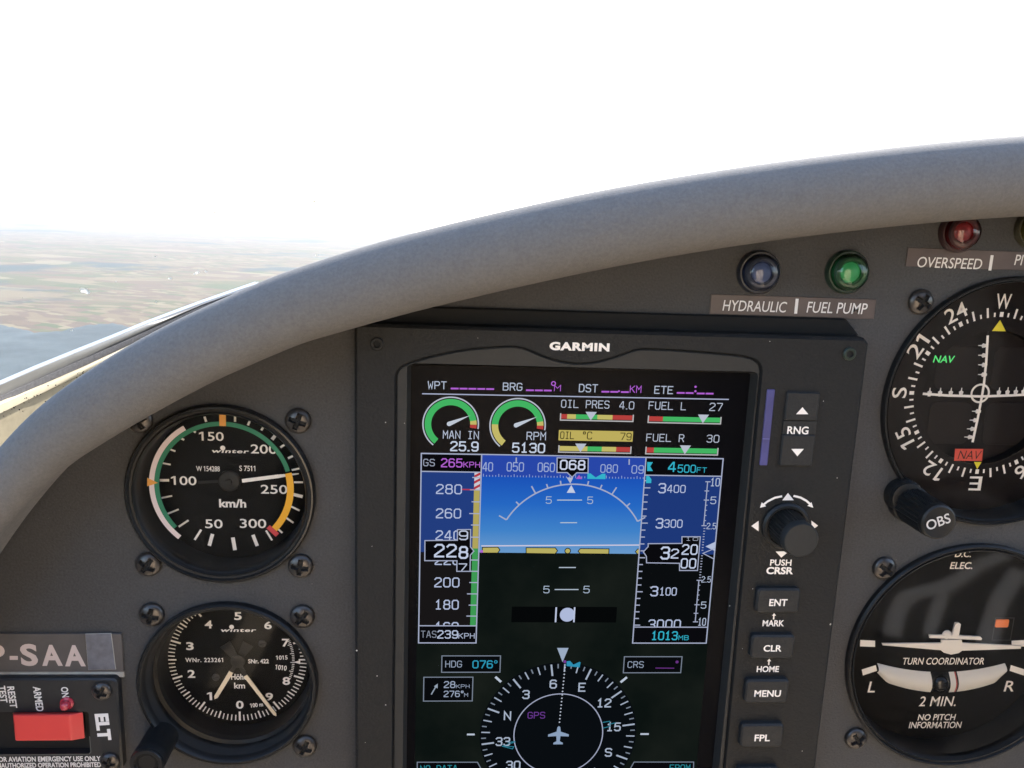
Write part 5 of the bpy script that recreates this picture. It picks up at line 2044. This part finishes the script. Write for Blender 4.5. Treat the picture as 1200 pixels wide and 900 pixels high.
rg = thing('registration_placard', 'grey brown registration strip reading P-SAA at the left picture edge', 'placard', *zG(300, 250))
TAPE2 = mat('registration_strip', (0.075, 0.066, 0.062), 0.5, stain=0.2, sscale=50)
ur, ul = zG(719, 230, 0.6)[0], zG(-260, 230, 0.6)[0]
w1_, w0_, wl_ = zG(360, 112, 0.6)[1], zG(360, 336, 0.6)[1], zG(360, 364, 0)[1]
b = MB()
b.prism([(ul, w0_), (ur, w0_), (ur, w1_), (ul, w1_)], 0.0, 0.8, TAPE2, ch=0.15)
b.build('strip', rg, smooth=False)
b = MB()
b.prism([(ul, wl_), (ur, wl_), (ur, w0_ - 0.02), (ul, w0_ - 0.02)], 0.0, 0.75, ALU, ch=0.3)
b.build('lower_edge', rg, smooth=False)
b = MB()
PK = mat('registration_letters', (0.47, 0.38, 0.35), 0.6)
for s, x0, x1, y0, y1 in (('S', 120, 221, 172, 302), ('A', 243, 364, 178, 301), ('A', 377, 499, 180, 304), ('P', -72, 30, 175, 300)):
    q0, q1 = zG(x0, (y0 + y1) / 2, 0.8), zG(x1, (y0 + y1) / 2, 0.8)
    b.text(s, q0[0], zG((x0 + x1) / 2, y1, 0.8)[1], q1[0], zG((x0 + x1) / 2, y0, 0.8)[1], 0.84, PK, bold=0.035)
b.poly([zG(57, 243, 0.8), zG(105, 243, 0.8), zG(105, 266, 0.8), zG(57, 266, 0.8)], 0.84, PK)
b.build('lettering', rg, smooth=False)
b = MB()
b.prism([zG(x, y, 1.0) for x, y in ((517, 325), (680, 322), (652, 109), (500, 113))], 0.86, 1.15, mat('sticker_edge', (0.36, 0.34, 0.30), 0.6), ch=0.1, mt=STICK)
sk = b.build('sticker', smooth=False)
tag(sk, 'small blank grey sticker stuck over the end of the P-SAA strip', 'sticker')

# ------------------------------------------------------------------ emergency transmitter switch panel
el_ = thing('emergency_switch_panel', 'black ELT switch panel with red rocker switch, lower left corner', 'switch panel', *zG(350, 600))
HE = 3.2
ue1 = zG(698, 600, HE)[0]
ue0 = zG(-420, 600, HE)[0]
we1, we0 = zG(360, 378, HE)[1], zG(360, 925, HE)[1]
EB = mat('switch_panel_black', (0.016, 0.016, 0.017), 0.45, grain=0.12, gscale=500)
s0, s1, t1, t0 = zG(-330, 700, HE)[0], zG(528, 700, HE)[0], zG(300, 571, HE)[1], zG(300, 818, HE)[1]
slot = rrect(s0, t0, s1, t1, 0.8, 3)
eo = rrect(ue0, we0, ue1, we1, 1.6, 4)
ei = inset(eo, 0.5)
b = MB()
fill_ring(b, ei, slot, HE, EB)
wallring(b, eo, HE - 0.5, ei, HE, EB)
wallring(b, eo, 0, eo, HE - 0.5, EB)
wallring(b, slot, HE, slot, 0.3, HOLE)
b.poly(slot, 0.3, HOLE)
b.build('faceplate', el_, ang=30)
b = MB()
b.line([(s0, t0 - 0.15), (s1 - 0.8, t0 - 0.15), (s1 - 0.15, t0 + 0.6), (s1 - 0.15, t0 + 6)], 0.22, HE + 0.05, mat('slot_rim', (0.10, 0.10, 0.09), 0.4))
b.build('slot_rim', el_, smooth=False)
HW = HE + 2.6
b = MB()


def rk4(x0, y0, x1, y1, h):
    return [(zG(x0, (y0 + y1) / 2, h)[0], zG((x0 + x1) / 2, y1, h)[1]), (zG(x1, (y0 + y1) / 2, h)[0], zG((x0 + x1) / 2, y1, h)[1]),
            (zG(x1, (y0 + y1) / 2, h)[0], zG((x0 + x1) / 2, y0, h)[1]), (zG(x0, (y0 + y1) / 2, h)[0], zG((x0 + x1) / 2, y0, h)[1])]


def rounded(q, r, n=4):
    return rrect(q[0][0], q[0][1], q[2][0], q[2][1], r, n)


rows_ = [(rounded(rk4(82, 573, 492, 726, HE - 1.5), 0.3), HE - 1.5), (rounded(rk4(83, 574, 490, 728, HE - 0.3), 0.5), HE - 0.3),
         (rounded(rk4(83, 586, 424, 739, HW - 0.45), 0.5), HW - 0.45), (rounded(rk4(88, 593, 412, 734, HW - 0.1), 0.5), HW - 0.1), (rounded(rk4(97, 602, 402, 725, HW), 0.5), HW)]
for k in range(4):
    wallring(b, rows_[k][0], rows_[k][1], rows_[k + 1][0], rows_[k + 1][1], SWRED)
b.poly(rows_[4][0], HW, SWRED)
b.build('rocker_switch', el_, ang=40)
b = MB()
c = zG(383, 531, HE + 1.2)
b.lathe([(2.0, HE), (2.0, HE + 0.5), (1.5, HE + 0.9), (1.45, HE + 1.5), (1.2, HE + 2.3), (0.7, HE + 2.7), (0.2, HE + 2.8)], c, mat('led_red', (0.38, 0.03, 0.05), 0.18, coat=0.5), n=28, cap=True)
b.build('led_lamp', el_)
b = MB()
TW = mat('switch_lettering', (0.68, 0.66, 0.64), 0.6)
for s, x0, x1, y0, y1, bo in (('ELT', 564, 644, 581, 737, 0.05), ('ON', 360, 402, 425, 486, 0.025), ('ARMED', 203, 247, 422, 567, 0.02), ('RESET', 50, 93, 422, 548, 0.02), ('TEST', -4, 38, 418, 516, 0.02)):
    q = R4(x0 / 5.0, 720 + y0 / 5.0, x1 / 5.0, 720 + y1 / 5.0, HE)
    cx, cy_ = (q[0] + q[2]) / 2, (q[1] + q[3]) / 2
    hl, hc = (q[3] - q[1]) / 2, (q[2] - q[0]) / 2
    b.text(s, cx - hl, cy_ - hc, cx + hl, cy_ + hc, HE + 0.05, TW, rot=-90 + 3, bold=bo)
q0 = R4(0, 720 + 830 / 5.0, 590 / 5.0, 720 + 858 / 5.0, HE)
wch = (q0[2] - q0[0]) / 29.4
b.text('FOR AVIATION EMERGENCY USE ONLY', q0[0] - wch * 1.2, q0[1] - 0.2, q0[2], q0[3] - 0.1, HE + 0.05, TW, bold=0.025)
q1 = R4(0, 720 + 868 / 5.0, 586 / 5.0, 720 + 895 / 5.0, HE)
b.text('UNAUTHORIZED OPERATION PROHIBITED', q1[0] - wch * 2.0, q1[1] - 0.1, q1[2] + 0.3, q1[3], HE + 0.05, TW, bold=0.025)
b.build('lettering', el_, smooth=False)
for x, y, r_ in ((592, 455, 30), (640, 868, 15)):
    screw(el_, *zG(x, y, HE + 0.9), HE, r_, 0.78)

print('objects', len(bpy.data.objects))
